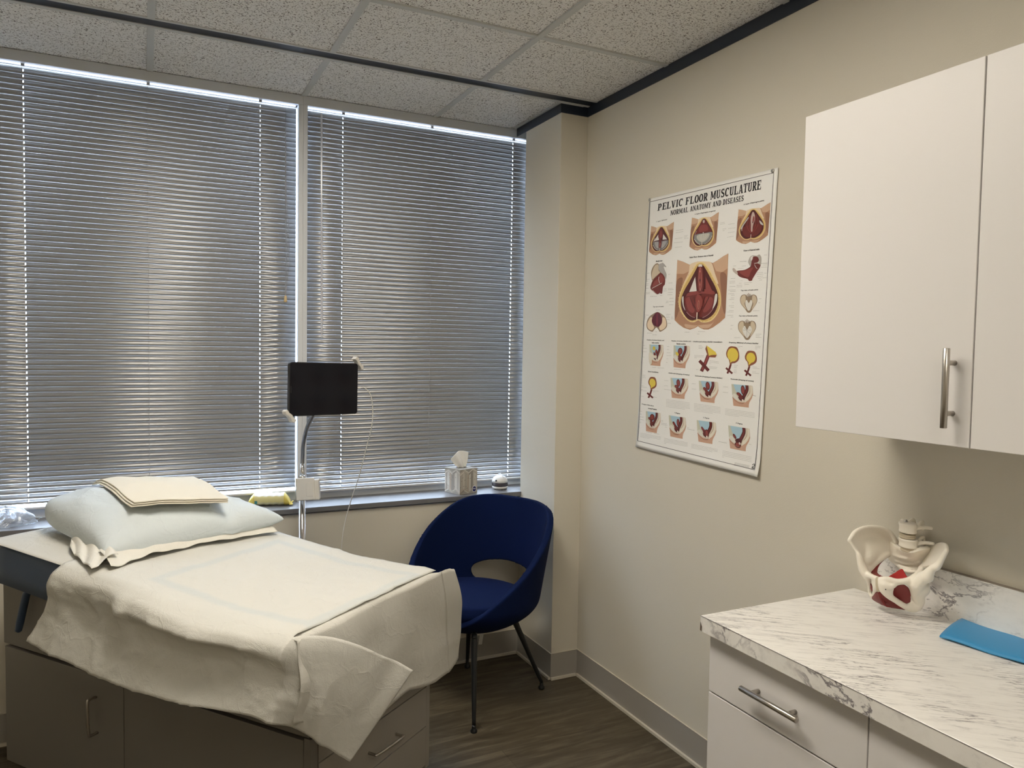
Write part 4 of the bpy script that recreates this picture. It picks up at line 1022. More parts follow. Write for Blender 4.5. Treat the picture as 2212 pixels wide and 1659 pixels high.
# ================================================================ poster (flat print, traced on the plane of the wall)
po = empty('anatomy_poster', 'laminated pelvic floor musculature chart on the right wall', 'poster')
YT = [at(1404, 430, 'X', XW), at(1683, 362, 'X', XW), at(1643, 1030, 'X', XW), at(1376, 965, 'X', XW)]
def puv(P):
    """fraction across and down the sheet"""
    a = P - YT[0]; ex_ = YT[1]-YT[0]; ey_ = YT[3]-YT[0]
    return a.dot(ex_)/ex_.length_squared, a.dot(ey_)/ey_.length_squared
def lift(P):
    u, v = puv(P)
    return .0035 + .016*max(0, (v-.90)/.10)**2*(.25+.75*max(0, u)) + .007*max(0, (u-.965)/.035)**2*max(0, v) 
def PW(px, py, lay=1):
    P = at(px, py, 'X', XW); return Vector((XW - lift(P) - .0005 - .00010*lay, P.y, P.z))
pm_ = MB()
def pf(u, v):
    a = YT[0].lerp(YT[1], u); b = YT[3].lerp(YT[2], u); P = a.lerp(b, v); return Vector((XW-lift(P), P.y, P.z))
pm_.grid(pf, 41, 81); pm_.obj('sheet', POSTER, po, smooth=True, solid=.0006, offset=0)
CR = {1: (1390, 440, 11.853), 2: (1540, 420, 11.06), 3: (1380, 540, 8.293), 4: (1450, 540, 8.293), 5: (1560, 530, 7.54), 6: (1370, 720, 9.213), 7: (1490, 720, 8.294), 8: (1370, 850, 7.628), 9: (1360, 340, 4.879), 10: (1360, 680, 4.609)}
def q_(c, x, y): a, b, s = CR[c]; return (a+x/s, b+y/s)
class Print:
    def __init__(s, fn): s.mb = MB(); s.fn = fn; s.lay = 1
    def poly(s, col, pts, smooth=True, n=5):
        if smooth and len(pts) > 3:
            c_ = [Vector((x, y, 0)) for x, y in pts]; L_ = len(c_); out = []
            for i in range(L_):
                p0, p1, p2, p3 = c_[i-1], c_[i], c_[(i+1) % L_], c_[(i+2) % L_]
                for k in range(n):
                    t = k/n; out.append(.5*((2*p1)+(p2-p0)*t+(2*p0-5*p1+4*p2-p3)*t*t+(3*p1-p0-3*p2+p3)*t**3))
            pts = [(p.x, p.y) for p in out]
        s.mb.col = col; s.lay += 1
        V = [s.fn(x, y, s.lay) for x, y in pts]; s.mb.add(V, [tuple(range(len(V)))])
    def line(s, col, pts, w, taper=False):
        P = [Vector((x, y, 0)) for x, y in (pts if len(pts) < 3 else [(p.x, p.y) for p in cr([(x, y, 0) for x, y in pts], 6)])]
        s.mb.col = col; s.lay += 1; vs = []
        for i, p in enumerate(P):
            d = (P[min(i+1, len(P)-1)]-P[max(i-1, 0)]).normalized(); nn = Vector((-d.y, d.x, 0)); k = w/2*((1-i/(len(P)-1)*.7) if taper else 1)
            vs += [p+nn*k, p-nn*k]
        V = [s.fn(p.x, p.y, s.lay) for p in vs]; s.mb.add(V, [(2*i, 2*i+1, 2*i+3, 2*i+2) for i in range(len(P)-1)])
    def ell(s, col, x, y, rx, ry, rot=0, n=24, amp=0):
        c, si = math.cos(rot), math.sin(rot); pts = []
        for k in range(n):
            a = 2*math.pi*k/n; X = rx*math.cos(a)*(1+amp*(k % 2)); Y = ry*math.sin(a)*(1+amp*(k % 2)); pts.append((x+X*c-Y*si, y+X*si+Y*c))
        s.poly(col, pts, False)
    def done(s, name='illustration'): return s.mb.obj(name, INK, po, color=True)
DARK = (.015, .013, .012); GREYT = (.17, .16, .155)
SK1, SK2, SK3, SK4 = (.46, .25, .145), (.62, .41, .27), (.30, .145, .085), (.80, .64, .46)
RED1, RED2, RED3, RED4 = (.085, .012, .012), (.165, .026, .021), (.27, .055, .042), (.42, .14, .105)
FAT, FAT2 = (.68, .47, .16), (.82, .66, .32); WHT = (.72, .69, .64); BONEC = (.62, .52, .38); BONED = (.30, .22, .15); SKY = (.40, .58, .68); YELL = (.74, .58, .08); BRN = (.28, .10, .05); MAR = (.14, .022, .02)
# border line
bl = Print(lambda x, y, l: PW(x, y, l))
bpts = [q_(9, 222, 470), q_(9, 1528, 163), (1634, 1013), q_(10, 90, 1255)]
bpts = [(1405.5, 436.5), (1673.5, 373.6), (1634.5, 1014.5), (1380.0, 952.0)]
for i in range(4):
    a, b = bpts[i], bpts[(i+1) % 4]; bl.lay = 2
    seg = [(a[0]+(b[0]-a[0])*k/14, a[1]+(b[1]-a[1])*k/14) for k in range(15)]
    for k in range(14): bl.lay = 2; bl.line(DARK, [seg[k], seg[k+1]], 1.0)
bl.done('border_line')
# slab lettering for the two title lines
def glyph(ch_):
    """strokes in a unit box: list of (x0,y0,x1,y1,width) and serif bars"""
    T, t = .20, .12; s = []; sf_ = []
    V = lambda x, y0=0, y1=1, w_=T: s.append((x, y0, x, y1, w_))
    def ser(x, y, w_=.34): sf_.append((x-w_/2, y, w_))
    def arc(cx, cy, rx, ry, a0, a1, w_=.18, n=12):
        P = [(cx+rx*math.cos(R(a0+(a1-a0)*k/n)), cy+ry*math.sin(R(a0+(a1-a0)*k/n))) for k in range(n+1)]
        for k in range(n):
            m_ = abs(math.cos(R(a0+(a1-a0)*(k+.5)/n))); s.append((*P[k], *P[k+1], t*.9+(w_-t*.9)*m_+.0))
    if ch_ == 'I': V(.2); ser(.2, 0); ser(.2, 1); return .4, s, sf_
    if ch_ in 'PRDEFL':
        V(.17); ser(.15, 0); 
        if ch_ != 'L': ser(.13, 1, .28)
        else: ser(.17, 1)
    if ch_ in 'EFL':
        if ch_ != 'F': s.append((.1, .05, .60, .05, .10)); s.append((.60, 0, .60, .28, .08))
        if ch_ != 'L': s.append((.1, .95, .58, .95, .10)); s.append((.58, .74, .58, 1, .08)); s.append((.2, .52, .46, .52, .10)); s.append((.44, .40, .44, .64, .06))
        return .66, s, sf_
    if ch_ in 'PR':
        s.append((.17, .95, .36, .95, .10)); s.append((.17, .46, .36, .46, .10)); arc(.34, .705, .17, .245, -90, 90, .2, 10)
        if ch_ == 'R': s.append((.34, .48, .52, .06, .19)); ser(.56, 0, .26)
        return .68, s, sf_
    if ch_ == 'D': s.append((.17, .95, .30, .95, .10)); s.append((.17, .05, .30, .05, .10)); arc(.28, .5, .27, .45, -90, 90, .2, 14); return .66, s, sf_
    if ch_ == 'O': arc(.33, .5, .24, .45, 0, 360, .20, 24); return .66, s, sf_
    if ch_ == 'C': arc(.34, .5, .25, .45, 50, 310, .20, 20); s.append((.56, .70, .56, 1, .08)); return .66, s, sf_
    if ch_ == 'U': V(.16, .25, 1); V(.52, .25, 1, .12); arc(.34, .27, .18, .22, 180, 360, .16, 12); ser(.16, 1, .30); ser(.52, 1, .24); return .68, s, sf_
    if ch_ == 'S': arc(.31, .73, .19, .22, 40, 225, .18, 12); s.append((.17, .58, .46, .42, .19)); arc(.31, .27, .19, .22, -140, 45, .18, 12); s.append((.48, .74, .48, 1, .07)); s.append((.11, 0, .11, .28, .07)); return .62, s, sf_
    if ch_ == 'T': V(.32); ser(.32, 0); s.append((.02, .95, .62, .95, .10)); s.append((.05, .72, .05, 1, .08)); s.append((.59, .72, .59, 1, .08)); return .64, s, sf_
    if ch_ == 'A': s.append((.14, 0, .33, 1, .11)); s.append((.58, 0, .36, 1, .20)); s.append((.2, .30, .5, .30, .09)); ser(.12, 0, .24); ser(.58, 0, .30); return .72, s, sf_
    if ch_ == 'V': s.append((.12, 1, .34, 0, .20)); s.append((.56, 1, .38, 0, .11)); ser(.12, 1, .28); ser(.56, 1, .22); return .68, s, sf_
    if ch_ == 'M': V(.12, 0, 1, .11); V(.72, 0, 1, .19); s.append((.15, 1, .42, .15, .17)); s.append((.68, 1, .43, .15, .11)); ser(.12, 0, .24); ser(.72, 0, .30); ser(.10, 1, .22); ser(.74, 1, .26); return .86, s, sf_
    if ch_ == 'N': V(.13, 0, 1, .11); V(.60, 0, 1, .11); s.append((.13, 1, .60, .03, .20)); ser(.13, 0, .24); ser(.10, 1, .2); ser(.60, 1, .24); return .72, s, sf_
    if ch_ == 'Y': V(.34, 0, .48); s.append((.12, 1, .35, .42, .19)); s.append((.58, 1, .36, .42, .11)); ser(.34, 0); ser(.12, 1, .26); ser(.58, 1, .22); return .70, s, sf_
    return .32, [], []
def title(s, p0, p1, h0, h1, slant=.12, name='title_text'):
    """p0, p1 = ends of the base line; h0, h1 = cap heights there"""
    adv = [glyph(c_) for c_ in s]; tot = sum(a[0]+.06 for a in adv)
    def fn(x, y, l):
        xx = (x + slant*y*.9)/tot; bx_ = p0[0]+(p1[0]-p0[0])*xx; by = p0[1]+(p1[1]-p0[1])*xx; h_ = h0+(h1-h0)*xx
        return PW(bx_ + .0*h_, by - y*h_, 3)
    pr_ = Print(fn); x = 0
    for (wd, st_, sf_) in adv:
        for (x0, y0, x1, y1, w_) in st_:
            d = Vector((x1-x0, y1-y0, 0)); 
            if d.length < 1e-6: continue
            # keep stroke width honest although the box is taller than wide
            nn = Vector((-d.y, d.x, 0)).normalized()*w_/2; 
            if abs(d.x) > abs(d.y)*2: nn = Vector((0, w_/2, 0))
            elif abs(d.y) > .5: nn = Vector((w_/2, 0, 0))
            e_ = d.normalized()*.02 if abs(d.y) < .5 and abs(d.x) < .5 else Vector((0, 0, 0))
            A = Vector((x0, y0, 0))-e_; Bq = Vector((x1, y1, 0))+e_
            pr_.poly(DARK, [(x+A.x-nn.x, A.y-nn.y), (x+Bq.x-nn.x, Bq.y-nn.y), (x+Bq.x+nn.x, Bq.y+nn.y), (x+A.x+nn.x, A.y+nn.y)], False)
        for (sx, sy, sw) in sf_:
            y0, y1 = (0, .085) if sy == 0 else (.915, 1)
            pr_.poly(DARK, [(x+sx, y0), (x+sx+sw, y0), (x+sx+sw, y1), (x+sx, y1)], False)
        x += wd+.06
    pr_.done(name)
title('PELVIC FLOOR MUSCULATURE', q_(9, 303, 566), q_(9, 1398, 336), 14.5, 20.0)
title('NORMAL ANATOMY AND DISEASES', q_(9, 438, 614), q_(9, 1214, 459), 10.5, 12.0)
CAPM = mat('caption_ink', DARK, .5)
def cap(s, c, x0, y0, x1, y1, hpx=None, bold=.022):
    """caption with its base line from x0,y0 to x1,y1 in crop c"""
    a = q_(c, x0, y0); b = q_(c, x1, y1); A = PW(*a, 3); Bv = PW(*b, 3); d = Bv-A; wd = d.length; d.normalize(); up = Vector((0, 0, 1)); up = (up-d*up.dot(d)).normalized(); nn = d.cross(up)
    h_ = hpx or wd*1.55/len(s); T = Matrix.Translation(A) @ Matrix((d, up, nn)).transposed().to_4x4()
    text_mesh('caption', s, CAPM, po, T, wd, h_, bold, .12)
cap('1. Layer: Sphincter', 1, 350, 488, 632, 425)
cap('2. Layer: Diaphragma urogenital', 9, 695, 610, 915, 572)
cap('3. Layer: Diaphragma pelvic', 9, 1212, 508, 1428, 465)
cap('Pelvic Floor: Bottom view of kaudal', 4, 342, 150, 772, 108)
cap('Medial view', 3, 322, 218, 440, 206)
cap('View of lateral side', 5, 362, 104, 622, 78)
cap('Top view of cranial', 3, 268, 1034, 458, 1028)
cap('Top view of male pelvis', 5, 318, 752, 600, 738)
cap('Top view of female pelvis', 5, 286, 1166, 590, 1164)
cap('Position of urinary bladder and', 6, 268, 148, 612, 158); cap('male urethra', 6, 365, 200, 510, 206)
cap('Position of urinary bladder and', 6, 760, 168, 1144, 178); cap('female urethra', 6, 860, 222, 1040, 228)
cap('Urethra and urinary bladder musculature', 7, 78, 166, 600, 176)
cap('Emptying (Miktion) of urinary bladder', 7, 720, 182, 1250, 202)
cap('Stress Incontinence', 6, 292, 772, 498, 790)
cap('Urethrocele (dropping of Urethra)', 6, 700, 806, 1116, 848)
cap('Cystocele (dropping of urinary bladder)', 7, 110, 776, 600, 822)
cap('Rectocele (dropping of rectum)', 7, 750, 834, 1162, 876)
cap('Prolapse of the uterus', 8, 140, 186, 336, 218); cap('normal Position', 8, 242, 254, 386, 276)
cap('1. Degree', 8, 678, 330, 768, 346); cap('2. Degree', 8, 1150, 410, 1252, 426); cap('3. Degree', 8, 1688, 500, 1800, 520)
# ---- perineum views (figure space = crop 4 pixels of the large one)
def peri(fn, kind):
    P = Print(fn)
    P.poly(SK1, [(125, 178), (230, 212), (350, 268), (430, 222), (490, 208), (600, 206), (700, 212), (760, 235), (840, 190), (950, 112), (1040, 65), (1026, 400), (1010, 700), (995, 960), (980, 1215), (880, 1305), (760, 1390), (680, 1425), (600, 1425), (540, 1400), (495, 1365), (440, 1400), (350, 1430), (240, 1395), (150, 1330), (75, 1255), (90, 900), (108, 520)], False)
    P.poly(SK2, [(125, 180), (230, 215), (350, 270), (340, 380), (240, 430), (112, 430)], False)
    P.poly(SK2, [(760, 240), (840, 195), (950, 115), (1038, 68), (1026, 330), (930, 400), (820, 380)], False)
    P.poly(SK4, [(350, 270), (430, 224), (500, 210), (640, 208), (740, 235), (800, 420), (860, 600), (800, 560), (560, 230), (300, 560), (230, 620), (330, 400)], True)
    P.poly(SK3, [(115, 560), (220, 500), (200, 700), (160, 900), (150, 1100), (80, 1230), (95, 850)], True)
    P.poly(SK3, [(900, 420), (1010, 460), (1000, 800), (985, 1150), (930, 1000), (915, 760)], True)
    P.poly(SK2, [(260, 1330), (440, 1350), (600, 1340), (740, 1320), (800, 1250), (700, 1390), (560, 1400), (496, 1355), (420, 1400), (300, 1400)], True)
    P.poly(FAT2, [(545, 215), (610, 235), (690, 325), (770, 470), (850, 630), (895, 750), (910, 900), (892, 1040), (830, 1175), (740, 1268), (640, 1300), (560, 1295), (500, 1262), (430, 1295), (340, 1282), (250, 1195), (185, 1090), (150, 960), (160, 830), (205, 690), (295, 520), (400, 350), (470, 245)])
    P.poly(FAT, [(545, 235), (600, 255), (680, 345), (762, 490), (842, 650), (882, 760), (895, 900), (876, 1030), (818, 1155), (730, 1248), (640, 1280), (560, 1276), (500, 1246), (430, 1275), (340, 1262), (262, 1180), (202, 1080), (168, 960), (177, 840), (222, 700), (312, 530), (415, 360), (480, 262)])
    inner = [(545, 262), (590, 275), (650, 365), (735, 520), (800, 640), (848, 760), (862, 870), (850, 1000), (790, 1130), (700, 1215), (600, 1255), (500, 1238), (400, 1262), (310, 1230), (230, 1120), (195, 990), (205, 850), (262, 710), (350, 560), (450, 375), (500, 285)]
    P.poly(RED1, inner)
    if kind == 'big' or kind == 3:
        P.poly(RED2, [(262, 850), (380, 800), (470, 790), (465, 1060), (500, 1110), (480, 1195), (390, 1190), (300, 1110), (262, 980)])
        P.poly(RED2, [(560, 800), (700, 790), (805, 830), (785, 1020), (705, 1140), (600, 1195), (520, 1195), (520, 1100), (580, 1030)])
    if kind == 'big':
        P.poly(RED3, [(280, 880), (370, 850), (400, 1000), (440, 1080), (400, 1130), (320, 1060)]); P.poly(RED3, [(620, 850), (760, 860), (750, 1000), (650, 1110), (590, 1100), (620, 980)])
        for xs_ in ((360, 850, 470, 1060), (430, 840, 480, 1000), (700, 840, 590, 1060), (630, 840, 575, 980)): P.line(RED1, [xs_[:2], ((xs_[0]+xs_[2])/2-8, (xs_[1]+xs_[3])/2+20), xs_[2:]], 14)
        P.poly(WHT, [(452, 480), (478, 740), (345, 752)], False)
        P.poly(RED3, [(640, 480), (760, 735), (640, 735)], False)
        P.poly(RED3, [(290, 826), (330, 770), (480, 738), (610, 745), (625, 705), (780, 735), (792, 795), (600, 782), (470, 800), (300, 832)])
        P.poly(RED2, [(510, 320), (545, 300), (590, 330), (605, 520), (600, 680), (552, 765), (500, 740), (490, 560)])
        P.poly(RED4, [(530, 330), (560, 335), (575, 520), (568, 660), (540, 740), (520, 660), (512, 500)]); P.poly(RED3, [(536, 360), (556, 360), (562, 480), (560, 640), (540, 700), (526, 620), (526, 480)])
        P.ell((.60, .22, .18), 540, 385, 8, 20); P.ell(RED1, 540, 545, 12, 26); P.ell(RED4, 540, 620, 10, 22)
        P.poly(RED3, [(490, 800), (560, 830), (590, 940), (560, 1060), (510, 1115), (470, 1050), (462, 930)]); P.poly(RED4, [(510, 900), (535, 930), (532, 1020), (512, 1070), (496, 1000)]); P.line(RED1, [(516, 930), (520, 990), (514, 1040)], 8)
        P.poly(WHT, [(218, 870), (246, 835), (250, 980), (280, 1085), (238, 1010)]); P.poly(WHT, [(815, 805), (852, 800), (838, 940), (768, 1062), (792, 950)])
        P.poly((.75, .70, .66), [(524, 262), (575, 262), (582, 300), (545, 300), (516, 305)])
        P.line((.45, .25, .24), [(300, 1110), (370, 1180), (450, 1215)], 9); P.line((.45, .25, .24), [(780, 1060), (690, 1160), (590, 1215)], 9)
        rn = random.Random(2)
        for k in range(54):
            a = k/54*2*math.pi; 
            t = k/54; ring = [(600, 255), (720, 400), (820, 620), (880, 800), (885, 950), (830, 1130), (720, 1252), (600, 1285), (500, 1255), (400, 1280), (290, 1220), (200, 1090), (165, 950), (185, 800), (260, 620), (390, 400), (500, 245)]
            pp = cr([(x, y, 0) for x, y in ring], 8); p = pp[int(t*(len(pp)-1))]; P.ell(FAT2 if k % 2 else (.58, .36, .10), p.x, p.y, 7, 6)
    else:
        P.line((.58, .50, .44), [(300, 700), (250, 860), (240, 960)], 16)
        if kind == 1:
            P.poly((.20, .20, .20), [(240, 870), (360, 850), (500, 850), (640, 840), (830, 830), (835, 960), (740, 1130), (600, 1215), (500, 1220), (400, 1215), (300, 1120), (240, 990)])
            P.poly((.36, .34, .34), [(300, 880), (440, 870), (460, 1050), (430, 1150), (330, 1060)]); P.poly((.36, .34, .34), [(620, 870), (780, 850), (760, 980), (640, 1130), (580, 1080)])
            for x0_, x1_ in ((330, 430), (400, 460), (730, 620), (670, 580)): P.line((.60, .58, .55), [(x0_, 880), ((x0_+x1_)/2, 1010), (x1_, 1130)], 12)
            P.poly(WHT, [(440, 560), (470, 800), (260, 830)], False); P.poly(WHT, [(640, 560), (620, 790), (800, 790)], False)
            P.poly(RED2, [(500, 330), (580, 330), (640, 560), (600, 700), (560, 760), (580, 900), (560, 1100), (510, 1170), (470, 1080), (480, 900), (490, 780), (440, 660), (460, 480)])
            P.poly(RED3, [(520, 420), (570, 440), (590, 600), (545, 720), (500, 640)]); P.poly(RED4, [(515, 920), (545, 960), (530, 1080), (500, 1060)])
            P.line(WHT, [(240, 990), (330, 1140), (440, 1225)], 14); P.line(WHT, [(840, 960), (740, 1130), (600, 1225)], 14)
        if kind == 2:
            P.poly(RED2, [(540, 300), (600, 330), (700, 520), (800, 700), (800, 790), (620, 780), (560, 800), (420, 790), (260, 850), (340, 640), (450, 430)])
            P.poly(RED3, [(430, 520), (640, 500), (700, 700), (560, 740), (400, 740)])
            P.poly((.24, .24, .23), [(240, 870), (400, 810), (560, 810), (820, 790), (845, 900), (780, 1060), (600, 1200), (500, 1215), (380, 1190), (260, 1060)])
            P.poly((.52, .50, .44), [(330, 880), (480, 830), (640, 820), (760, 850), (700, 1020), (560, 1130), (430, 1100), (340, 1000)])
            for x0_, x1_ in ((420, 470), (480, 500), (560, 530), (640, 560), (700, 590)): P.line((.72, .69, .60), [(x0_, 850), ((x0_+x1_)/2, 960), (x1_, 1060)], 9)
            P.line(WHT, [(240, 990), (340, 1140), (450, 1225)], 15); P.line(WHT, [(850, 930), (760, 1110), (600, 1230)], 15); P.ell(WHT, 545, 790, 16, 26)
            P.ell((.60, .50, .44), 550, 370, 34, 60)
        if kind == 3:
            for k in range(5):
                w_ = 130-k*24; P.line(RED3 if k % 2 else RED2, [(545-w_*.7, 420+k*20), (545-w_*1.5, 800), (535, 1090-k*22), (545+w_*1.5, 790), (560+w_*.7, 420+k*20)], 20)
            P.poly((.55, .42, .38), [(545, 330), (600, 420), (610, 600), (560, 820), (545, 1020), (510, 1000), (500, 800), (495, 520)]); P.poly(RED3, [(570, 480), (600, 560), (570, 700), (545, 640)]); P.ell(RED1, 555, 700, 14, 34)
            P.poly((.55, .52, .48), [(400, 520), (430, 540), (300, 760), (240, 900), (225, 830)]); P.poly((.62, .60, .57), [(745, 660), (770, 780), (850, 850), (840, 780)])
    P.line((.74, .66, .52), [(513, 1120), (508, 1250)], 16)
    P.done()
fig4 = lambda x, y, l: PW(*q_(4, x, y), l)
peri(fig4, 'big')
def aff(src, dst):
    """affine map taking three figure-space points to three photo points"""
    A = np.array([[*s, 1] for s in src]); Bm = np.array(dst); Mx = np.linalg.solve(A, Bm)
    return lambda x, y, l: PW(*(np.array([x, y, 1])@Mx), l)
S3 = [(125, 178), (75, 1255), (980, 1215)]
peri(aff(S3, [q_(1, 220, 575), q_(1, 165, 1230), q_(1, 742, 1165)]), 1)
peri(aff(S3, [q_(1, 1265, 360), q_(1, 1200, 1100), q_(2, 97, 1160)]), 2)
peri(aff(S3, [q_(2, 635, 360), q_(2, 575, 1095), q_(2, 1335, 975)]), 3)
# ---- sagittal sections (unit box: top left, top right, bottom left)
def sagit(c, tl, tr, bl_, ut, bl2, male=False, deg=0):
    fn = aff([(0, 0), (1, 0), (0, 1)], [q_(c, *tl), q_(c, *tr), q_(c, *bl_)]); P = Print(fn)
    P.poly((.60, .36, .25), [(0, .56), (.1, .66), (.3, .78), (.6, .80), (.82, .62), (.96, .34), (1, .02), (1.0, .40), (.93, .58), (.80, .78), (.76, .90), (.75, 1.03), (.4, 1.02), (.02, 1.0), (.01, .8)], False)
    P.poly((.70, .65, .54), [(0, 0), (1, 0), (.985, .35), (.90, .52), (.75, .70), (.5, .82), (.25, .78), (.05, .64), (0, .5)], False)
    P.poly((.58, .58, .46), [(0, 0), (.10, .0), (.2, .4), (.32, .66), (.22, .72), (.06, .60), (0, .45)], False)
    P.poly(SKY, [(.09, .0), (.66, 0), (.68, .24), (.55, .48), (.40, .56), (.28, .50), (.17, .28)], False)
    P.line((.55, .42, .30), [(.89, 0), (.88, .25), (.80, .42), (.70, .56)], .05)
    P.line((.78, .72, .60), [(.94, .02), (.93, .3), (.84, .48), (.72, .66)], .10)
    P.poly((.80, .75, .63), [(.62, .66), (.80, .46), (.90, .38), (.88, .52), (.74, .70), (.64, .74)])
    P.line(RED1, [(.74, 0), (.73, .2), (.62, .42), (.50, .62), (.46, .72)], .15); P.line(RED2, [(.74, 0), (.73, .2), (.62, .42), (.52, .60)], .07)
    P.poly(RED1, [(.26, .62), (.36, .54), (.5, .50), (.60, .58), (.56, .70), (.44, .76), (.34, .70)])
    if deg < 3: P.poly(RED2, [(.26+bl2[0]*.1, .40), (.34, .36), (.46, .46), (.50, .60), (.42, .68), (.32, .60)])
    (ux, uy, urx, ury, ur) = ut
    P.ell(RED1, ux, uy, urx*1.12, ury*1.1, ur); P.ell(RED3, ux, uy, urx*.82, ury*.85, ur)
    (bx_, by_, brx, bry, br_) = bl2
    P.ell(YELL if (male or deg == -1) else RED2, bx_, by_, brx, bry, br_)
    if not male and deg != -1: P.ell(RED3, bx_, by_, brx*.6, bry*.55, br_)
    P.poly((.72, .70, .62), [(.06, .46), (.16, .44), (.30, .62), (.30, .72), (.18, .72), (.06, .60)])
    P.ell((.80, .70, .62), .50, .72, .045, .055); P.line((.34, .16, .10), [(.02, .62), (.15, .76), (.34, .86), (.55, .84)], .02)
    if male: P.poly((.76, .71, .60), [(-.02, .42), (.14, .40), (.34, .52), (.52, .52), (.50, .66), (.30, .64), (.20, .62), (.16, .90), (.06, .98), (-.04, .80)])
    P.done()
sagit(6, (320, 222), (595, 232), (330, 632), (.50, .34, .07, .10, .2), (.34, .18, .10, .10, .3), True)
sagit(6, (805, 240), (1125, 255), (795, 672), (.42, .26, .13, .15, .2), (.24, .38, .11, .07, .7), deg=-1)
sagit(6, (740, 885), (1085, 905), (760, 1280), (.45, .24, .10, .17, 0), (.32, .42, .10, .08, .3))
sagit(7, (180, 848), (522, 875), (203, 1218), (.46, .22, .10, .18, 0), (.30, .38, .10, .08, .8))
sagit(7, (765, 908), (1140, 940), (792, 1295), (.54, .24, .09, .20, 0), (.31, .44, .10, .07, .6))
sagit(8, (208, 290), (450, 325), (205, 618), (.44, .26, .14, .15, .3), (.26, .34, .09, .07, .5))
sagit(8, (585, 358), (862, 400), (605, 705), (.54, .28, .075, .16, .1), (.30, .36, .07, .11, -.6), deg=1)
sagit(8, (1045, 437), (1358, 480), (1068, 790), (.50, .56, .10, .17, 0), (.30, .38, .06, .12, -.5), deg=2)
sagit(8, (1565, 525), (1915, 580), (1590, 900), (.40, .80, .13, .12, 0), (.28, .44, .06, .12, -.5), deg=3)
# ---- bladders
def bladder(c, cx, cy, rx, ry, nx, ny, jag=0, rot=-.15):
    P = Print(lambda x, y, l: PW(*q_(c, x, y), l))
    P.line(MAR, [(nx+18, ny-60), (nx-10, ny+30), (nx-45, ny+110)], 34); P.line(MAR, [(nx-70, ny+10), (nx+45, ny+110)], 34)
    P.poly(BRN, [(cx-rx, cy-ry*.3), (cx-rx*.6, cy-ry*.9), (cx, cy-ry), (cx+rx*.7, cy-ry*.8), (cx+rx, cy), (cx+rx*.9, cy+ry*.6), (cx+rx*.4, cy+ry*.95), (nx+40, ny-70), (nx+12, ny-40), (nx-2, ny-66), (cx-rx*.6, cy+ry*.6), (cx-rx*.95, cy+ry*.2)])
    k = .80 if not jag else .68
    P.ell(YELL, cx, cy-2, rx*(k+.04), ry*k, rot, 40, jag)
    P.poly(YELL, [(cx-rx*.4, cy+ry*.3), (cx+rx*.45, cy+ry*.3), (cx+rx*.1, cy+ry*.7), (nx+6, ny-78)], False)
    P.done()
bladder(7, 788, 385, 116, 152, 735, 610); bladder(7, 1113, 440, 106, 128, 1068, 650, .10); bladder(6, 382, 985, 82, 118, 345, 1175, .05, -.2)
P = Print(lambda x, y, l: PW(*q_(7, x, y), l))
P.line(MAR, [(350, 390), (300, 520), (225, 680)], 62); P.line((.32, .06, .05), [(350, 400), (300, 520), (240, 650)], 30); P.line(MAR, [(190, 490), (355, 670)], 56)
P.poly(BRN, [(318, 215), (295, 280), (335, 400), (385, 430), (475, 435), (502, 385), (400, 388), (360, 405)], False); P.poly(YELL, [(322, 218), (480, 335), (502, 384), (400, 390), (362, 405), (345, 340)], False); P.done()
# ---- bone figures
def pelv(c, ox, oy, s, round_):
    P = Print(lambda x, y, l: PW(*q_(c, ox+x*s, oy+y*s), l))
    P.poly(BONED, [(-145, -60), (-120, -125), (-60, -140), (-20, -95), (30, -95), (70, -140), (130, -120), (150, -50), (130, 20), (70, 110), (30, 165), (-20, 165), (-60, 110), (-130, 20)])
    P.poly(BONEC, [(-135, -55), (-110, -115), (-60, -125), (-50, -40), (-70, 20), (-40, 110), (-90, 60), (-125, 10)]); P.poly(BONEC, [(140, -45), (118, -112), (72, -125), (60, -40), (80, 20), (55, 110), (100, 60), (130, 0)])
    r_ = 1.28 if round_ else 1
    P.poly((.76, .74, .69), [(-55*r_, 0), (-40, -45*r_), (-8, -30), (4, 0), (20, -30), (50, -45*r_), (66*r_, 0), (50*r_, 60), (20, 130), (-12, 130), (-45*r_, 60)])
    P.poly(BONED, [(-35, -100), (40, -100), (30, -40), (4, 5), (-22, -40)]); 
    for a in (-30, -14, 4, 22, 38): P.line(BONED, [(a*.8, -100), (a*1.3, -165+abs(a-4)*.8)], 9)
    if round_: P.line(GREYT, [(-66, 10), (72, 10)], 3); P.line(GREYT, [(4, -25), (4, 120)], 3); P.line(GREYT, [(-50, -40), (60, 80)], 3)
    P.done()
pelv(5, 446, 935, .95, False); pelv(5, 418, 1370, 1.0, True)
P = Print(lambda x, y, l: PW(*q_(3, x, y), l))      # lower left: wings with dark centre
P.poly(BONED, [(155, 1300), (200, 1200), (280, 1140), (350, 1112), (420, 1145), (490, 1210), (522, 1320), (500, 1400), (400, 1465), (370, 1430), (330, 1390), (290, 1430), (250, 1465), (165, 1410)])
P.poly(SK4, [(170, 1310), (225, 1210), (260, 1230), (262, 1320), (290, 1390), (245, 1440), (180, 1400)]); P.poly(SK4, [(440, 1210), (490, 1230), (508, 1330), (480, 1400), (405, 1440), (380, 1380), (430, 1310)])
P.poly((.11, .015, .03), [(345, 1115), (400, 1150), (432, 1240), (415, 1330), (370, 1375), (330, 1370), (275, 1340), (248, 1270), (275, 1180)]); P.poly((.20, .03, .05), [(335, 1150), (350, 1150), (356, 1340), (330, 1340)]); P.done()
P = Print(lambda x, y, l: PW(*q_(3, x, y), l))      # upper left: half pelvis seen from inside
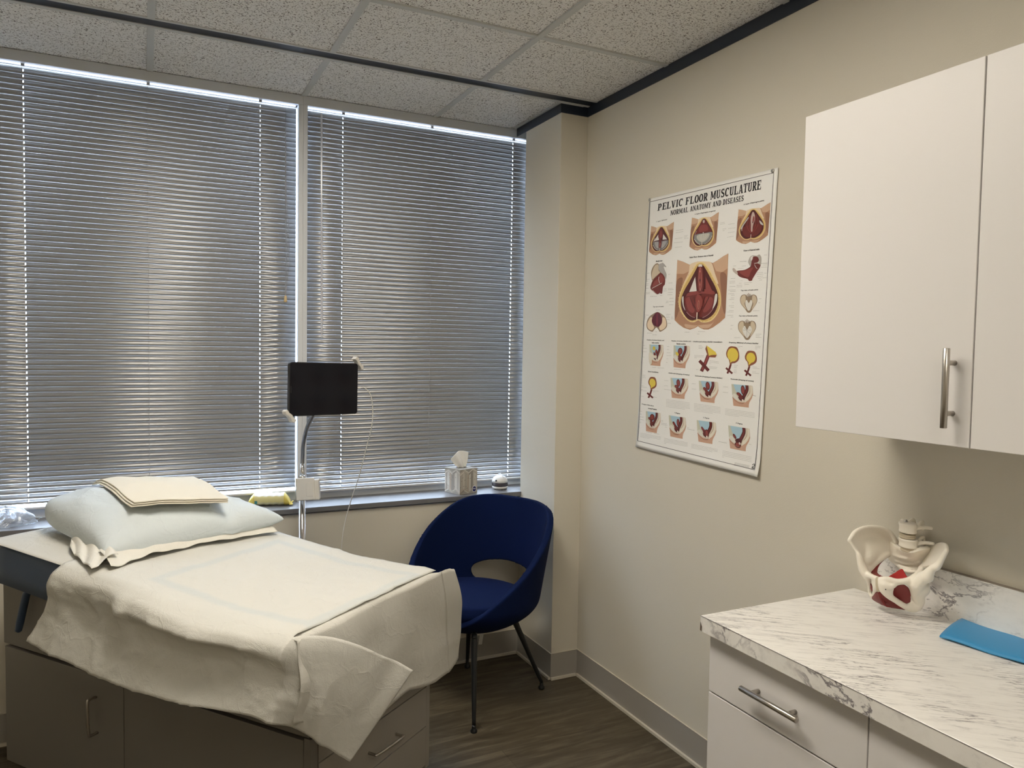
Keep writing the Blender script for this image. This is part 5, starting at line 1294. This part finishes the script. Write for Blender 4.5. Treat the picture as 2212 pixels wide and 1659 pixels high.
P.poly(BONED, [(330, 242), (372, 258), (378, 350), (420, 400), (330, 480), (262, 545), (245, 520), (235, 400), (270, 300)]); P.poly(BONEC, [(300, 290), (362, 265), (370, 370), (395, 405), (310, 480), (258, 530), (250, 420)])
P.poly((.42, .40, .38), [(375, 262), (420, 240), (450, 232), (500, 290), (505, 310), (462, 300), (480, 360), (512, 440), (500, 525), (485, 500), (440, 430), (400, 390), (372, 340)])
P.poly(RED2, [(410, 410), (470, 470), (490, 540), (480, 620), (450, 660), (435, 770), (410, 785), (395, 765), (345, 800), (270, 740), (225, 690), (235, 620), (270, 540), (340, 470)]); P.poly(RED3, [(290, 570), (370, 520), (380, 600), (260, 670)]); P.poly(RED3, [(380, 480), (420, 440), (465, 520), (450, 580), (400, 580)])
P.line(WHT, [(250, 690), (400, 610), (430, 590)], 8); P.line(WHT, [(380, 480), (372, 530), (395, 600)], 8); P.line(WHT, [(265, 720), (345, 795), (400, 765)], 6); P.done()
P = Print(lambda x, y, l: PW(*q_(5, x, y), l))      # right: lateral muscle view
P.poly((.45, .42, .38), [(470, 190), (510, 165), (580, 170), (620, 150), (655, 200), (650, 300), (615, 390), (570, 400), (480, 350), (440, 280), (450, 230)])
P.poly(RED2, [(500, 230), (530, 185), (590, 190), (615, 240), (590, 290), (640, 330), (570, 450), (515, 540), (500, 575), (455, 580), (430, 550), (350, 530), (320, 520), (285, 500), (240, 440), (270, 415), (380, 400), (470, 350), (490, 290)])
P.poly(RED3, [(300, 430), (420, 400), (520, 360), (480, 440), (440, 520), (340, 480)]); P.poly((.76, .72, .68), [(482, 200), (515, 175), (510, 230), (485, 250)]); P.line(WHT, [(540, 295), (600, 285), (625, 265)], 9); P.line(WHT, [(545, 310), (560, 350), (590, 385)], 7)
P.poly((.52, .44, .38), [(185, 385), (215, 375), (270, 450), (255, 475), (200, 430)]); P.done()
# ---- small print: short strokes standing for lettering too fine to read
def small(c, pts, w_=6, name='small_print'):
    P = Print(lambda x, y, l: PW(*q_(c, x, y), 2)); rn = random.Random(len(pts)*7+c)
    for (x0, y0, x1, y1) in pts:
        x = x0; L_ = x1-x0
        while x < x1-2:
            e_ = min(x1, x + rn.uniform(.9, 2.6)*w_*1.3); ya = y0+(y1-y0)*(x-x0)/L_; yb_ = y0+(y1-y0)*(e_-x0)/L_
            P.line(GREYT, [(x, ya), (e_, yb_)], w_*.40); x = e_ + w_*.55
    P.done(name)
small(1, [(850, 690, 1040, 665), (850, 745, 1040, 718), (830, 900, 1020, 876), (810, 1005, 1030, 978), (830, 1122, 1005, 1102), (1065, 828, 1150, 812), (1060, 862, 1140, 850), (1065, 900, 1175, 882)], 11)
small(2, [(195, 685, 310, 665), (195, 718, 310, 700), (390, 715, 545, 700), (250, 830, 345, 822), (255, 868, 305, 860), (390, 820, 565, 797), (380, 918, 545, 893), (365, 1025, 515, 1004), (670, 1608, 825, 1596), (1185, 1650, 1330, 1640)], 10)
small(3, [(165, 418, 205, 416), (155, 530, 210, 525), (150, 560, 180, 558), (150, 608, 195, 605), (148, 635, 195, 632), (145, 686, 195, 683), (145, 765, 215, 762), (145, 788, 210, 785), (545, 438, 575, 436), (545, 592, 620, 590), (460, 702, 520, 699), (460, 735, 520, 732), (540, 692, 625, 686), (540, 714, 640, 708), (535, 764, 620, 760), (530, 803, 615, 800), (565, 868, 640, 864), (565, 924, 645, 921), (560, 985, 640, 982), (505, 920, 545, 918), (500, 942, 545, 940), (218, 832, 340, 828), (395, 820, 435, 818), (320, 1078, 400, 1076), (125, 1165, 190, 1165), (120, 1198, 150, 1198), (120, 1238, 150, 1238), (500, 1154, 580, 1154), (505, 1185, 565, 1185), (500, 1217, 570, 1217), (500, 1250, 570, 1250), (595, 1205, 630, 1205), (595, 1232, 640, 1232), (530, 1313, 590, 1315), (310, 1465, 340, 1465), (165, 1488, 255, 1490), (260, 1520, 340, 1520), (835, 1472, 925, 1474), (1075, 1461, 1205, 1462), (1060, 1504, 1100, 1504)], 9)
small(5, [(305, 266, 415, 260), (335, 337, 405, 333), (195, 336, 240, 334), (270, 380, 368, 375), (700, 157, 745, 155), (650, 296, 752, 294), (680, 324, 752, 321), (655, 357, 750, 355), (585, 450, 680, 442), (575, 478, 680, 470), (585, 510, 680, 503), (600, 538, 740, 528), (620, 567, 665, 564), (705, 455, 745, 453), (315, 576, 350, 574), (375, 614, 500, 606), (380, 641, 460, 635), (290, 618, 330, 615), (250, 654, 340, 648), (250, 679, 340, 674), (155, 542, 228, 538), (135, 589, 228, 586), (135, 614, 228, 611), (135, 672, 228, 668), (115, 730, 235, 726), (145, 752, 235, 750), (115, 792, 215, 789), (165, 815, 215, 813), (155, 857, 212, 855), (122, 882, 212, 880), (180, 935, 205, 934), (125, 985, 205, 982), (155, 1010, 205, 1008), (125, 1062, 200, 1060), (102, 1087, 198, 1085), (100, 1143, 198, 1141), (155, 1167, 195, 1166), (612, 872, 655, 870), (605, 935, 635, 934), (518, 1066, 618, 1064), (155, 1304, 195, 1304), (148, 1364, 178, 1364), (562, 1447, 655, 1447), (562, 1473, 622, 1473), (562, 1498, 655, 1499), (212, 1503, 305, 1503)], 8)
small(6, [(195, 240, 235, 241), (195, 298, 270, 299), (190, 366, 265, 368), (190, 474, 220, 475), (378, 676, 445, 678), (485, 686, 610, 692), (670, 263, 715, 264), (670, 323, 705, 324), (665, 386, 740, 388), (662, 442, 752, 445), (660, 510, 695, 511), (655, 580, 685, 581), (812, 712, 950, 720), (178, 830, 240, 834), (178, 855, 235, 858), (178, 880, 250, 884), (155, 1042, 200, 1044), (155, 1068, 275, 1076), (150, 1118, 190, 1120), (150, 1144, 260, 1150), (148, 1250, 210, 1254), (385, 1145, 500, 1152), (390, 1166, 440, 1168), (355, 1262, 465, 1275), (360, 1284, 400, 1288), (615, 938, 700, 944), (610, 1042, 690, 1048), (610, 1115, 740, 1128)], 8)
small(7, [(175, 222, 230, 224), (175, 246, 258, 250), (175, 268, 240, 272), (100, 396, 272, 404), (100, 418, 268, 428), (100, 438, 145, 441), (375, 492, 535, 508), (365, 516, 540, 534), (365, 544, 405, 548), (365, 598, 510, 610), (365, 622, 495, 634), (128, 648, 175, 650), (870, 232, 965, 238), (870, 254, 915, 257), (1190, 230, 1285, 236), (1190, 254, 1285, 262), (1190, 278, 1230, 282), (810, 570, 880, 574), (810, 592, 862, 595), (808, 614, 858, 618), (805, 655, 862, 660), (805, 680, 862, 685), (805, 702, 855, 707), (1145, 600, 1220, 606), (1145, 624, 1262, 634), (1140, 686, 1200, 692), (1140, 710, 1258, 722), (55, 900, 122, 905), (50, 996, 130, 1003), (612, 956, 705, 964), (608, 1055, 700, 1065), (1150, 1112, 1205, 1122)], 8)
small(8, [(108, 290, 140, 294), (108, 338, 138, 342), (105, 382, 168, 390), (105, 426, 172, 436), (105, 474, 130, 477), (462, 450, 495, 456), (462, 486, 550, 500), (462, 508, 558, 524), (525, 552, 552, 557), (892, 560, 918, 566), (888, 582, 1010, 608), (1405, 790, 1540, 818), (1905, 832, 1948, 842), (1972, 34, 2022, 42), (215, 636, 305, 650), (342, 655, 430, 672)], 8)
def para(c, x0, y0, x1, y1, dy, n, last):
    small(c, [(x0, y0+dy*k, x0+(x1-x0)*(last if k == n-1 else 1), y0+dy*k+(y1-y0)*(last if k == n-1 else 1)) for k in range(n)], 6.5, 'body_text')
para(8, 540, 98, 930, 156, 23, 6, .78); para(8, 1000, 166, 1438, 232, 23, 6, .70); para(8, 1515, 250, 2002, 325, 24, 5, .48)
para(8, 118, 650, 455, 718, 20, 4, .46); para(8, 510, 735, 900, 812, 20, 5, .10); para(8, 962, 832, 1392, 920, 20, 4, .80); para(8, 1475, 942, 1955, 1050, 25, 5, .06)
para(8, 1685, 1134, 1930, 1188, 11, 5, .95)
# publisher mark in the lower right corner
P = Print(lambda x, y, l: PW(*q_(8, x, y), l))
P.line(DARK, [(1975, 1178), (1998, 1160), (2015, 1175), (2000, 1195), (1982, 1205), (1978, 1216), (2018, 1228)], 11); P.line(DARK, [(1972, 1222), (1972, 1236)], 9); P.line(DARK, [(1986, 1226), (1986, 1240)], 9); P.line(DARK, [(2000, 1229), (2000, 1243)], 9); P.line(DARK, [(2022, 1158), (2024, 1200)], 4); P.done('publisher_mark')
# grommets
for (gx, gy) in ((1405.5, 432.0), (1671.5, 369.5)):
    c_ = PW(gx, gy, 4); MB().lathe([(.0065, 0), (.0065, .0016), (.0045, .0022), (.001, .0024)], 18, Matrix.Translation(c_) @ Matrix.Rotation(R(-90), 4, 'Y')).obj('grommet', STEEL, po, smooth=True)
base_at(po, (XW-.004, 2.18, 1.63))
